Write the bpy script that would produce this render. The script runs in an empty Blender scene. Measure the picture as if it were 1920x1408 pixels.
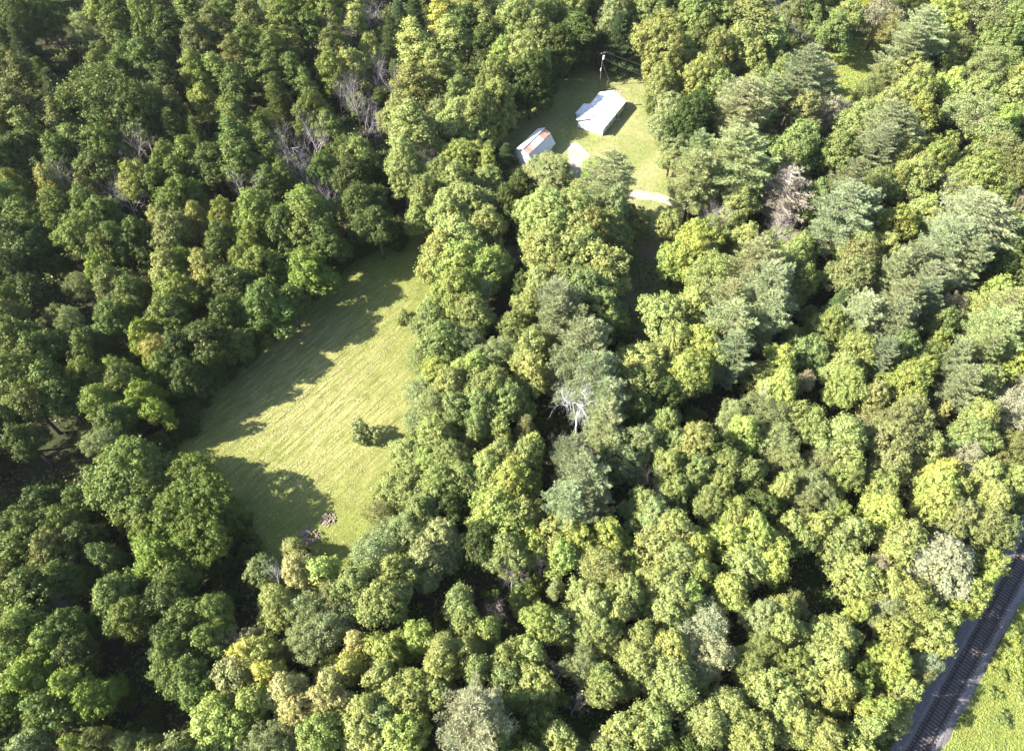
import bpy, math, random
import numpy as np
R = math.radians
SC = bpy.context.scene
COL = SC.collection

# ------------------------------------------------------------------ camera, light, exposure
CAM_H, TILT, FPX = 112.0, 35.5, 1356.0
cam = bpy.data.cameras.new('camera')
cam_o = bpy.data.objects.new('camera', cam)
COL.objects.link(cam_o)
cam_o.location = (0, 0, CAM_H)
cam_o.rotation_euler = (R(TILT), 0, 0)
cam.sensor_fit = 'HORIZONTAL'
cam.angle = 2 * math.atan(960 / FPX)
cam.clip_start = 1.0
cam.clip_end = 6000
SC.camera = cam_o

HAZE = 0.00004
SUN_EL, SHADOW_DIR = 37.0, 8.0          # shadows fall towards +X, a little towards +Y
world = bpy.data.worlds.new('World')
SC.world = world
world.use_nodes = True
wn = world.node_tree
for n in list(wn.nodes):
    wn.nodes.remove(n)
sky = wn.nodes.new('ShaderNodeTexSky')
sky.sky_type = 'NISHITA'
sky.sun_disc = False
sky.sun_elevation = R(SUN_EL)
sky.sun_rotation = R(90 - (SHADOW_DIR + 180))
bg = wn.nodes.new('ShaderNodeBackground')
bg.inputs['Strength'].default_value = 0.09
wo = wn.nodes.new('ShaderNodeOutputWorld')
wn.links.new(sky.outputs[0], bg.inputs[0])
wn.links.new(bg.outputs[0], wo.inputs[0])
sun = bpy.data.lights.new('sun', 'SUN')
sun.energy = 5.0
sun.angle = R(0.5)
sun.color = (1.0, 0.95, 0.85)
sun_o = bpy.data.objects.new('sun', sun)
COL.objects.link(sun_o)
sun_o.location = (-60, 0, 150)
# light travels along (cos a * cos e, sin a * cos e, -sin e)
sun_o.rotation_euler = (0, R(-(90 - SUN_EL)), R(SHADOW_DIR))
SC.view_settings.view_transform = 'Standard'
SC.view_settings.look = 'None'
SC.view_settings.gamma = 1.0
SC.view_settings.use_curve_mapping = False
SC.view_settings.exposure = 2.05
SC.cycles.max_bounces = 8
SC.cycles.diffuse_bounces = 4
SC.cycles.transmission_bounces = 4
SC.cycles.transparent_max_bounces = 8

# ------------------------------------------------------------------ helpers
def proj(x, y, z):
    """where a point shows in the photograph (used only to word the labels)"""
    t = R(TILT)
    z -= CAM_H
    dep = y * math.sin(t) - z * math.cos(t)
    up = y * math.cos(t) + z * math.sin(t)
    return 960 + FPX * x / dep, 704 - FPX * up / dep

def bp(u, v, z=0.0):
    """a ground point from a place measured in the photograph"""
    t = R(TILT)
    x, y = (u - 960) / FPX, (704 - v) / FPX
    d = (x, y * math.cos(t) + math.sin(t), y * math.sin(t) - math.cos(t))
    k = (z - CAM_H) / d[2]
    return k * d[0], k * d[1]

def quads_mesh(name, V, mats, n=4, vals=None, smooth=False):
    """V: (faces*n, 3) array, every face has its own n corners"""
    me = bpy.data.meshes.new(name)
    nv = len(V); nf = nv // n
    me.vertices.add(nv)
    me.vertices.foreach_set('co', np.ascontiguousarray(V, dtype=np.float32).ravel())
    me.loops.add(nv)
    me.loops.foreach_set('vertex_index', np.arange(nv, dtype=np.int32))
    me.polygons.add(nf)
    me.polygons.foreach_set('loop_start', np.arange(0, nv, n, dtype=np.int32))
    me.update(calc_edges=True)
    if vals is not None:
        at = me.attributes.new('tone', 'FLOAT', 'FACE')
        at.data.foreach_set('value', np.ascontiguousarray(vals, dtype=np.float32))
    for m in (mats if isinstance(mats, (list, tuple)) else [mats]):
        me.materials.append(m)
    return me

def link(name, me, parent=None, loc=None, rot=None, scale=None, **props):
    o = bpy.data.objects.new(name, me)
    COL.objects.link(o)
    if parent is not None:
        o.parent = parent
    if loc is not None:
        o.location = loc
    if rot is not None:
        o.rotation_euler = rot
    if scale is not None:
        o.scale = scale
    for k, v in props.items():
        o[k] = v
    return o

def pydata(name, vs, fs, mats, midx=None, smooth=False):
    me = bpy.data.meshes.new(name)
    me.from_pydata([tuple(v) for v in vs], [], fs)
    for m in (mats if isinstance(mats, (list, tuple)) else [mats]):
        me.materials.append(m)
    if midx:
        me.polygons.foreach_set('material_index', midx)
    if smooth:
        me.polygons.foreach_set('use_smooth', [True] * len(me.polygons))
    me.update()
    return me

def box_data(c, s, ax=0.0):
    """corners and faces of a box centred at c with sizes s, turned by ax about Z"""
    vs = []
    ca, sa = math.cos(ax), math.sin(ax)
    for dz in (-.5, .5):
        for dx, dy in ((-.5, -.5), (.5, -.5), (.5, .5), (-.5, .5)):
            x, y = dx * s[0], dy * s[1]
            vs.append((c[0] + x * ca - y * sa, c[1] + x * sa + y * ca, c[2] + dz * s[2]))
    fs = [(0, 3, 2, 1), (4, 5, 6, 7), (0, 1, 5, 4), (1, 2, 6, 5), (2, 3, 7, 6), (3, 0, 4, 7)]
    return vs, fs

class Geo:
    def __init__(self):
        self.v, self.f = [], []
    def add(self, vs, fs):
        b = len(self.v)
        self.v += [tuple(p) for p in vs]
        self.f += [tuple(i + b for i in q) for q in fs]
        return self
    def box(self, c, s, ax=0.0):
        return self.add(*box_data(c, s, ax))
    def tube(self, p, q, r0, r1, n=5):
        p, q = np.array(p, float), np.array(q, float)
        d = q - p
        L = np.linalg.norm(d)
        if L < 1e-6:
            return self
        d /= L
        a = np.cross(d, (0, 0, 1.0))
        if np.linalg.norm(a) < .05:
            a = np.cross(d, (1.0, 0, 0))
        a /= np.linalg.norm(a)
        b = np.cross(d, a)
        vs = []
        for c, r in ((p, r0), (q, r1)):
            for i in range(n):
                t = 2 * math.pi * i / n
                vs.append(c + r * (math.cos(t) * a + math.sin(t) * b))
        fs = [(i, (i + 1) % n, n + (i + 1) % n, n + i) for i in range(n)]
        fs.append(tuple(range(n))[::-1]); fs.append(tuple(range(n, 2 * n)))
        return self.add(vs, fs)
    def slab(self, pts, thick, nrm=None):
        """a plate: polygon pts thickened downwards along its normal"""
        P = [np.array(p, float) for p in pts]
        if nrm is None:
            nrm = np.cross(P[1] - P[0], P[2] - P[0]); nrm /= np.linalg.norm(nrm)
        n = len(P)
        vs = P + [p - nrm * thick for p in P]
        fs = [tuple(range(n)), tuple(range(2 * n - 1, n - 1, -1))]
        fs += [(i, i + n, (i + 1) % n + n, (i + 1) % n) for i in range(n)]
        return self.add(vs, fs)
    def mesh(self, name, mat, smooth=False):
        return pydata(name, self.v, self.f, mat, smooth=smooth)

# ------------------------------------------------------------------ materials
def mat_new(name):
    m = bpy.data.materials.new(name)
    m.use_nodes = True
    nt = m.node_tree
    for n in list(nt.nodes):
        nt.nodes.remove(n)
    out = nt.nodes.new('ShaderNodeOutputMaterial')
    return m, nt, out

def N(nt, typ, **kw):
    n = nt.nodes.new(typ)
    for k, v in kw.items():
        if k in n.inputs:
            n.inputs[k].default_value = v
        else:
            setattr(n, k, v)
    return n

def ramp(nt, fac, stops):
    r = nt.nodes.new('ShaderNodeValToRGB')
    el = r.color_ramp.elements
    while len(el) > len(stops):
        el.remove(el[-1])
    while len(el) < len(stops):
        el.new(0.5)
    for e, (p, c) in zip(el, stops):
        e.position = p
        e.color = (*c, 1)
    nt.links.new(fac, r.inputs[0])
    return r.outputs[0]

def mix(nt, fac, a, b, blend='MIX'):
    m = nt.nodes.new('ShaderNodeMix')
    m.data_type = 'RGBA'
    m.blend_type = blend
    for s, v in ((m.inputs[0], fac), (m.inputs[6], a), (m.inputs[7], b)):
        if isinstance(v, (int, float)):
            s.default_value = v
        elif isinstance(v, tuple):
            s.default_value = (*v, 1)
        else:
            nt.links.new(v, s)
    return m.outputs[2]

def noise(nt, vec, scale, detail=4, rough=0.55, out=0):
    n = nt.nodes.new('ShaderNodeTexNoise')
    n.inputs['Scale'].default_value = scale
    n.inputs['Detail'].default_value = detail
    n.inputs['Roughness'].default_value = rough
    if vec is not None:
        nt.links.new(vec, n.inputs['Vector'])
    return n.outputs[out]

def principled(nt, out, col, rough=0.8, metal=0.0, bump=None, bstr=0.3, bdist=0.1, spec=0.3):
    p = nt.nodes.new('ShaderNodeBsdfPrincipled')
    if isinstance(col, tuple):
        p.inputs['Base Color'].default_value = (*col, 1)
    else:
        nt.links.new(col, p.inputs['Base Color'])
    p.inputs['Roughness'].default_value = rough
    p.inputs['Metallic'].default_value = metal
    p.inputs['Specular IOR Level'].default_value = spec
    if bump is not None:
        b = nt.nodes.new('ShaderNodeBump')
        b.inputs['Strength'].default_value = bstr
        b.inputs['Distance'].default_value = bdist
        nt.links.new(bump, b.inputs['Height'])
        nt.links.new(b.outputs[0], p.inputs['Normal'])
    nt.links.new(p.outputs[0], out.inputs[0])
    return p

def leaf_material(name, trans=0.24, gloss=0.03, patch=True):
    m, nt, out = mat_new(name)
    oi = nt.nodes.new('ShaderNodeObjectInfo')
    at = N(nt, 'ShaderNodeAttribute', attribute_name='tone')
    tc = nt.nodes.new('ShaderNodeTexCoord')
    nz = noise(nt, tc.outputs['Object'], 0.35, 2)
    # per-leaf brightness and a slow drift between branches
    hs = nt.nodes.new('ShaderNodeHueSaturation')
    nt.links.new(oi.outputs['Color'], hs.inputs['Color'])
    mr = N(nt, 'ShaderNodeMapRange'); mr.inputs[3].default_value = 0.62; mr.inputs[4].default_value = 1.38
    nt.links.new(at.outputs['Fac'], mr.inputs[0])
    mr2 = N(nt, 'ShaderNodeMapRange'); mr2.inputs[1].default_value = .3; mr2.inputs[2].default_value = .7
    mr2.inputs[3].default_value = 0.478; mr2.inputs[4].default_value = 0.522
    nt.links.new(nz, mr2.inputs[0])
    nt.links.new(mr.outputs[0], hs.inputs['Value'])
    nt.links.new(mr2.outputs[0], hs.inputs['Hue'])
    d = nt.nodes.new('ShaderNodeBsdfDiffuse')
    t = nt.nodes.new('ShaderNodeBsdfTranslucent')
    g = nt.nodes.new('ShaderNodeBsdfGlossy'); g.inputs['Roughness'].default_value = 0.5
    g.inputs['Color'].default_value = (.62, .60, .46, 1)
    nt.links.new(hs.outputs[0], d.inputs[0])
    tcx = mix(nt, 1.0, hs.outputs[0], (1.25, 1.3, 0.55), 'MULTIPLY')
    nt.links.new(tcx, t.inputs[0])
    m1 = nt.nodes.new('ShaderNodeMixShader'); m1.inputs[0].default_value = trans
    m2 = nt.nodes.new('ShaderNodeMixShader'); m2.inputs[0].default_value = gloss
    nt.links.new(d.outputs[0], m1.inputs[1]); nt.links.new(t.outputs[0], m1.inputs[2])
    nt.links.new(m1.outputs[0], m2.inputs[1]); nt.links.new(g.outputs[0], m2.inputs[2])
    nt.links.new(m2.outputs[0], out.inputs[0])
    return m

M = {}
M['leaf'] = leaf_material('leaves')
M['needle'] = leaf_material('needles', trans=0.22, gloss=0.04)

def bark(name, c0, c1):
    m, nt, out = mat_new(name)
    tc = nt.nodes.new('ShaderNodeTexCoord')
    n = noise(nt, tc.outputs['Object'], 3.0, 5)
    principled(nt, out, ramp(nt, n, [(.3, c0), (.7, c1)]), 0.9, bump=n, bstr=.4, bdist=.05)
    return m
M['bark'] = bark('bark', (.07, .055, .045), (.17, .145, .12))
M['pale_bark'] = bark('pale_bark', (.36, .33, .30), (.55, .51, .47))
def obj_bark():
    m, nt, out = mat_new('dead_wood')
    oi = nt.nodes.new('ShaderNodeObjectInfo')
    tc = nt.nodes.new('ShaderNodeTexCoord')
    n = noise(nt, tc.outputs['Object'], 2.0, 4)
    c = mix(nt, 1.0, oi.outputs['Color'], ramp(nt, n, [(.3, (.65, .63, .66)), (.75, (1.2, 1.2, 1.2))]), 'MULTIPLY')
    principled(nt, out, c, .9)
    return m
M['dead'] = obj_bark()

def ground_material(name, stops_a, stops_b, s1=0.12, s2=1.4, fine=14.0, bstr=.5, bdist=.12, big=None):
    m, nt, out = mat_new(name)
    g = nt.nodes.new('ShaderNodeNewGeometry')
    p = g.outputs['Position']
    n1, n2, n3 = noise(nt, p, s1, 4), noise(nt, p, s2, 5, .65), noise(nt, p, fine, 3, .7)
    a = ramp(nt, n2, stops_a)
    b = ramp(nt, n2, stops_b)
    f = ramp(nt, n1, [(.42, (0, 0, 0)), (.6, (1, 1, 1))])
    c = mix(nt, f, a, b)
    c = mix(nt, 1.0, c, ramp(nt, n3, [(.25, (.6, .6, .6)), (.75, (1.4, 1.4, 1.4))]), 'MULTIPLY')
    hgt = mix(nt, .5, n2, n3)
    principled(nt, out, c, .95, bump=hgt, bstr=bstr, bdist=bdist, spec=.1)
    return m, nt, c

M['forest_floor'] = ground_material('forest_floor', [(.3, (.020, .016, .011)), (.7, (.060, .045, .030))],
                                    [(.3, (.022, .028, .012)), (.7, (.045, .060, .020))])[0]
M['lawn'] = ground_material('lawn', [(.3, (.15, .17, .055)), (.7, (.22, .235, .085))],
                            [(.3, (.21, .21, .09)), (.7, (.30, .285, .13))], s1=.09, s2=.8)[0]
M['clearing'] = ground_material('clearing_grass', [(.3, (.17, .21, .05)), (.7, (.26, .29, .08))],
                                [(.3, (.22, .24, .08)), (.7, (.31, .32, .11))], s1=.15)[0]
M['bank'] = ground_material('bank_grass', [(.3, (.13, .17, .035)), (.7, (.22, .26, .05))],
                            [(.3, (.16, .19, .04)), (.7, (.26, .28, .07))], s1=.2, s2=1.2)[0]
M['gravel'] = ground_material('gravel', [(.3, (.26, .225, .18)), (.7, (.37, .33, .28))],
                              [(.3, (.30, .265, .22)), (.7, (.43, .385, .33))], s1=.3, s2=2.5, fine=9)[0]
M['ballast'] = ground_material('ballast', [(.3, (.115, .105, .11)), (.7, (.22, .205, .21))],
                               [(.3, (.11, .10, .10)), (.7, (.22, .20, .20))], s1=.35, s2=3.5, fine=11, bstr=.9, bdist=.1)[0]
M['soil'] = ground_material('soil', [(.3, (.16, .125, .09)), (.7, (.27, .22, .17))],
                            [(.3, (.12, .09, .06)), (.7, (.20, .16, .12))], s1=.3)[0]
M['road'] = ground_material('road_surface', [(.3, (.11, .11, .115)), (.7, (.19, .185, .18))],
                            [(.3, (.14, .135, .13)), (.7, (.22, .21, .20))], s1=.3)[0]

def N_scaled(nt, v, k):
    m_ = N(nt, 'ShaderNodeMath', operation='MULTIPLY')
    nt.links.new(v, m_.inputs[0]); m_.inputs[1].default_value = k
    return m_.outputs[0]

def field_material():
    m, nt, out = mat_new('mown_hay_field')
    g = nt.nodes.new('ShaderNodeNewGeometry')
    p = g.outputs['Position']
    # warp, then stripes along the mowing direction
    mp = N(nt, 'ShaderNodeMapping'); mp.inputs['Rotation'].default_value = (0, 0, R(-MOW))
    nt.links.new(p, mp.inputs[0])
    st = N(nt, 'ShaderNodeMapping'); st.inputs['Scale'].default_value = (.10, 1.3, 1)
    nt.links.new(mp.outputs[0], st.inputs[0])
    st2 = N(nt, 'ShaderNodeMapping'); st2.inputs['Scale'].default_value = (.25, 5.0, 1)
    nt.links.new(mp.outputs[0], st2.inputs[0])
    s1 = noise(nt, st.outputs[0], 1.0, 4, .6)
    s2 = noise(nt, st2.outputs[0], 1.0, 3, .6)
    big = noise(nt, p, .055, 3)
    fine = noise(nt, p, 7.0, 5, .75)
    green = ramp(nt, fine, [(.3, (.120, .142, .030)), (.7, (.185, .205, .055))])
    hay = ramp(nt, fine, [(.3, (.27, .245, .10)), (.7, (.44, .39, .18))])
    k = mix(nt, .5, s1, s2)
    f = ramp(nt, k, [(.42, (0, 0, 0)), (.58, (1, 1, 1))])
    sel = mix(nt, 1.0, f, ramp(nt, big, [(.36, (.45, .45, .45)), (.58, (1, 1, 1))]), 'MULTIPLY')
    vd = N(nt, 'ShaderNodeVectorMath', operation='DISTANCE'); nt.links.new(p, vd.inputs[0]); vd.inputs[1].default_value = (-37, 78, 0)
    patch = ramp(nt, N_scaled(nt, vd.outputs['Value'], 1 / 40.), [(.30, (.9, .9, .9)), (.75, (.10, .10, .10))])
    sel = mix(nt, 1.0, sel, patch, 'MULTIPLY')
    c = mix(nt, sel, green, hay)
    dk = ramp(nt, s2, [(.33, (.78, .78, .78)), (.5, (1, 1, 1))])
    c = mix(nt, patch, c, mix(nt, 1.0, c, dk, 'MULTIPLY'))
    mott = noise(nt, p, .35, 5, .65)
    c = mix(nt, 1.0, c, ramp(nt, mott, [(.3, (.74, .76, .74)), (.5, (.98, .98, .98)), (.7, (1.12, 1.08, 1.12))]), 'MULTIPLY')
    h = mix(nt, .5, s2, fine)
    principled(nt, out, c, .95, bump=h, bstr=.25, bdist=.08, spec=.1)
    return m
MOW = 52.0
M['field'] = field_material()

def plain(name, col, rough=.7, metal=0., vary=.12, sc=1.5, spec=.3):
    m, nt, out = mat_new(name)
    tc = nt.nodes.new('ShaderNodeTexCoord')
    n = noise(nt, tc.outputs['Object'], sc, 5)
    lo = tuple(max(0, c * (1 - vary)) for c in col)
    hi = tuple(min(1, c * (1 + vary)) for c in col)
    principled(nt, out, ramp(nt, n, [(.3, lo), (.7, hi)]), rough, metal, spec=spec)
    return m
M['white_metal'] = plain('white_roof_metal', (.70, .71, .74), .45, 0., .06, .6)
M['white_paint'] = plain('white_wall_paint', (.76, .75, .72), .7, 0., .05, .8)
M['trim'] = plain('white_trim', (.74, .74, .74), .6)
M['glass'] = plain('window_glass', (.03, .04, .05), .12, 0., .1, 1., .8)
M['dark'] = plain('dark_opening', (.03, .03, .03), .9)
M['concrete'] = plain('foundation_concrete', (.36, .34, .31), .9)
M['steel'] = plain('rail_steel', (.055, .042, .038), .5, .4)
M['tie'] = plain('tie_wood', (.06, .05, .045), .95, 0., .35, 1.2)
M['pole'] = plain('pole_wood', (.15, .125, .105), .9, 0., .2)
M['pot'] = plain('insulator_grey', (.62, .64, .66), .4)
M['wire'] = plain('cable', (.10, .10, .11), .6)
M['stone'] = plain('field_stone', (.26, .20, .17), .9, 0., .3, 1.0)
M['brick'] = plain('chimney_masonry', (.38, .30, .26), .9, 0., .2)

def rust_material():
    m, nt, out = mat_new('rusty_roof_metal')
    oi = nt.nodes.new('ShaderNodeObjectInfo')
    tc = nt.nodes.new('ShaderNodeTexCoord')
    n = noise(nt, tc.outputs['Object'], 1.3, 6, .65)
    w = ramp(nt, n, [(.3, (.66, .64, .61)), (.7, (.78, .77, .75))])
    r = ramp(nt, n, [(.35, (.36, .18, .12)), (.55, (.48, .29, .22)), (.75, (.62, .50, .44))])
    # the object colour's red channel says how rusted this sheet is
    sp = nt.nodes.new('ShaderNodeSeparateColor')
    nt.links.new(oi.outputs['Color'], sp.inputs[0])
    ma = N(nt, 'ShaderNodeMath', operation='MULTIPLY_ADD')
    nt.links.new(n, ma.inputs[0]); ma.inputs[1].default_value = .9
    nt.links.new(sp.outputs[0], ma.inputs[2])
    f = ramp(nt, ma.outputs[0], [(.74, (0, 0, 0)), (1.0, (1, 1, 1))])
    principled(nt, out, mix(nt, f, w, r), .6)
    return m
M['rust'] = rust_material()

# ------------------------------------------------------------------ ground and sheets
def sheet(name, pts, z, mat, step=2.0, ragged=0.0, seed=1):
    """a flat polygon with a slightly ragged edge"""
    rnd = random.Random(seed)
    P = []
    for i in range(len(pts)):
        a, b = pts[i], pts[(i + 1) % len(pts)]
        L = math.dist(a, b)
        n = max(1, int(L / step))
        nx, ny = (b[1] - a[1]) / L, -(b[0] - a[0]) / L
        for k in range(n):
            t = k / n
            j = rnd.uniform(-ragged, ragged)
            P.append((a[0] + (b[0] - a[0]) * t + nx * j, a[1] + (b[1] - a[1]) * t + ny * j, z))
    me = bpy.data.meshes.new(name)
    import bmesh
    bm = bmesh.new()
    vs = [bm.verts.new(p) for p in P]
    es = [bm.edges.new((vs[i], vs[(i + 1) % len(vs)])) for i in range(len(vs))]
    bmesh.ops.triangle_fill(bm, edges=es, use_beauty=True)
    for f in bm.faces:
        if f.normal.z < 0:
            f.normal_flip()
    bm.to_mesh(me); bm.free()
    me.materials.append(mat)
    return link(name, me, kind='structure')

g = Geo()
g.add([(-2500, -2500, 0), (2500, -2500, 0), (2500, 2500, 0), (-2500, 2500, 0)], [(0, 1, 2, 3)])
link('ground', g.mesh('ground', M['forest_floor']), kind='structure')

PX = lambda L: [bp(*p) for p in L]
FIELD = PX([(255, 930), (300, 850), (350, 790), (450, 680), (560, 580), (680, 480), (760, 425), (830, 415), (850, 480),
            (840, 560), (800, 640), (780, 760), (765, 880), (745, 950), (690, 1060), (600, 1110), (520, 1110), (480, 1010),
            (400, 980), (300, 960)])
YARD = PX([(930, 225), (1000, 185), (1050, 120), (1120, 85), (1215, 90), (1215, 200), (1240, 280), (1300, 340), (1290, 440),
           (1210, 440), (1150, 400), (1060, 380), (1000, 340), (940, 320)])
CLEAR = PX([(1475, 100), (1520, 72), (1600, 70), (1680, 82), (1705, 150), (1655, 192), (1565, 190), (1505, 150)])
sheet('mown_field', FIELD, .030, M['field'], 1.5, .45, 3)
sheet('lawn', YARD, .034, M['lawn'], 1.5, .35, 4)
sheet('clearing_grass', CLEAR, .038, M['clearing'], 1.5, .5, 5)
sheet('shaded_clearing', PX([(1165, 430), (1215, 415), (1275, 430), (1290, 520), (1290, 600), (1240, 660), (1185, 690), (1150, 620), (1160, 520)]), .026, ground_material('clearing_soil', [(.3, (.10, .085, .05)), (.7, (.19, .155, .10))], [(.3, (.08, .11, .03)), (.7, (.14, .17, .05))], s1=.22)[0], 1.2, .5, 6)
sheet('sandy_patch', PX([(925, 462), (985, 460), (1000, 485), (960, 500), (925, 490)]), .030, M['soil'], 1.0, .3, 7)
def band(name, pts, half, z, mat, ragged=.2, seed=1, step=1.2):
    A, B = [], []
    P = [np.array(p, float) for p in pts]
    for i, p in enumerate(P):
        d = P[min(i + 1, len(P) - 1)] - P[max(i - 1, 0)]
        d /= np.linalg.norm(d)
        h = half[i] if isinstance(half, (list, tuple)) else half
        n = np.array((-d[1], d[0])) * h
        A.append(tuple(p + n)); B.append(tuple(p - n))
    return sheet(name, A + B[::-1], z, mat, step, ragged, seed)
band('driveway', PX([(1072, 268), (1084, 290), (1092, 330), (1108, 358), (1150, 372), (1190, 365), (1232, 370), (1300, 392), (1380, 430)]),
     [1.2, 2.6, 2.3, 1.8, 1.4, 1.5, 1.4, 1.2, 1.2], .042, M['gravel'], .28, 8, .5)
band('road', PX([(1405, -40), (1450, 5), (1490, 50), (1528, 82), (1560, 96)]), [2.4, 2.4, 2.4, 2.2, 1.2], .046, M['road'], .15, 9)
band('sunlit_road_patch', PX([(1510, 88), (1530, 90), (1545, 98)]), [.6, 1.6, .5], .052, M['gravel'], .3, 10)  # pale patch: sunlight on this bit of road put into its colour

# railway bed: raised trapezoid of ballast
RA, RB = np.array((56.7, 16.2)), np.array((80.3, 41.3))
RD = (RB - RA) / np.linalg.norm(RB - RA)
RN = np.array((RD[1], -RD[0]))             # towards the lower right
def rail_pt(s, off, z):
    bend = -0.0009 * (s - 15) ** 2 * 0.35
    p = RA + RD * s + RN * (off + bend)
    return (p[0], p[1], z)
S0, S1 = -22.0, 66.0
g = Geo()
prof = [(-3.0, .01), (-1.8, .34), (1.7, .34), (2.5, .01)]
ss = np.arange(S0, S1 + .01, 2.0)
rr = random.Random(5)
for s in ss:
    for o_, z_ in prof:
        j = rr.uniform(-.25, .25) if abs(o_) > 2.3 else 0
        g.v.append(rail_pt(s, o_ + j, z_))
for i in range(len(ss) - 1):
    for k in range(3):
        a = i * 4 + k
        g.f.append((a, a + 1, a + 5, a + 4))
for p_ in range(len(g.f)):
    g.f[p_] = g.f[p_][::-1]
link('railway_ballast', g.mesh('railway_ballast', M['ballast']), kind='structure')
# loose stones on the bed
rs_ = np.random.default_rng(11)
def stones(n, fx, size, seed):
    r = np.random.default_rng(seed)
    V = []
    for i in range(n):
        c = np.array(fx(r))
        s = size * r.uniform(.5, 1.3)
        o = np.array([(1, 0, 0), (0, 1, 0), (-1, 0, 0), (0, -1, 0), (0, 0, .8)]) * s * r.uniform(.7, 1.2, (5, 3))
        a = r.uniform(0, 6.28); ca, sa = math.cos(a), math.sin(a)
        o = np.stack([o[:, 0] * ca - o[:, 1] * sa, o[:, 0] * sa + o[:, 1] * ca, o[:, 2]], 1) + c
        for k in range(4):
            V += [o[k], o[(k + 1) % 4], o[4]]
    return np.array(V)
V = stones(6000, lambda r: (lambda s, o: rail_pt(s, o, (.31 if abs(o) < 1.7 else max(.02, .34 - (abs(o) - 1.7) * .4))))(r.uniform(S0, 45), float(np.clip(r.normal(.2, 1.6), -2.7, 3.3))), .09, 12)
link('ballast_stones', quads_mesh('ballast_stones', V, M['ballast'], 3), kind='stuff')
# right-hand bank beyond the railway
bk = [rail_pt(s, 2.3, 0)[:2] for s in (S0, 0, 20, 40, S1)] + [rail_pt(s, 30, 0)[:2] for s in (S1, 20, S0)]
sheet('grassy_bank', bk, .022, M['bank'], 2.0, .35, 13)
bk = [rail_pt(s, -2.8, 0)[:2] for s in (S0, 0, 20, 40, S1)] + [rail_pt(s, -5.6, 0)[:2] for s in (S1, 40, 20, 0, S0)]
sheet('grass_verge', bk, .018, ground_material('verge_grass', [(.3, (.045, .065, .018)), (.7, (.09, .12, .03))], [(.3, (.06, .08, .02)), (.7, (.11, .14, .04))])[0], 2.0, .4, 14)

# ------------------------------------------------------------------ railway track
track = link('railway_track', None, loc=rail_pt(0, 0, 0), label='single railway track of dark rails on wooden ties, crossing the bottom right corner', category='railway track')
def local(o, vs):
    L = track.location
    return [(v[0] - L[0], v[1] - L[1], v[2] - L[2]) for v in vs]
for side in (-.75, .75):
    g = Geo()
    P = []
    sv = np.arange(S0, S1 + .01, 2.0)
    for s in sv:
        for o_, z_ in ((-.07, .47), (-.07, .62), (.07, .62), (.07, .47)):
            P.append(rail_pt(s, side + o_, z_))
    g.v = local(track, P)
    for i in range(len(sv) - 1):
        for k in range(4):
            a, b = i * 4 + k, i * 4 + (k + 1) % 4
            g.f.append((a, b, b + 4, a + 4))
    link('rail', g.mesh('rail', M['steel']), track)
gx = Geo().box((0, 0, 0), (2.6, .24, .16))
tie_me = gx.mesh('crosstie', M['tie'])
ang = math.atan2(RN[1], RN[0])
nr = random.Random(3)
s = S0
while s < S1:
    p = rail_pt(s, nr.uniform(-.05, .05), .38)
    link('crosstie', tie_me, track, loc=local(track, [p])[0], rot=(0, 0, ang + nr.uniform(-.02, .02)))
    s += .55

# ------------------------------------------------------------------ buildings
def T3(origin, angd):
    a = R(angd)
    e1 = np.array((math.cos(a), math.sin(a), 0)); e2 = np.array((-math.sin(a), math.cos(a), 0))
    O = np.array((*origin, 0.0))
    return lambda t, w, z: O + e1 * t + e2 * w + np.array((0, 0, z))

def roof_sheets(parent, name, a, b, c, d, n, mat, thick=.05, colors=None, label=None):
    """n ribbed metal sheets between eave a-b and ridge d-c; each sheet its own part, with a raised rib"""
    a, b, c, d = (np.array(p, float) for p in (a, b, c, d))
    nrm = np.cross(b - a, d - a); nrm /= np.linalg.norm(nrm)
    if nrm[2] < 0:
        nrm = -nrm
    for i in range(n):
        t0, t1 = i / n, (i + 1) / n
        g = Geo()
        L0, L1 = a + (b - a) * t0, a + (b - a) * t1
        U0, U1 = d + (c - d) * t0, d + (c - d) * t1
        e = (L1 - L0) * .012
        lift = nrm * (.004 if i % 2 else 0)
        g.slab([L0 + e + lift, L1 - e + lift, U1 - e + lift, U0 + e + lift], thick, nrm)
        for f in (0.02, .34, .67):
            r0, r1 = L0 + (L1 - L0) * f, U0 + (U1 - U0) * f
            w = (L1 - L0) * .05
            q = nrm * .05
            g.slab([r0 + q, r0 + w + q, r1 + w + q, r1 + q], .055, nrm)
        o = link(name, g.mesh(name, mat), parent)
        if colors:
            o.color = (colors[i], 0, 0, 1)

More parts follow.
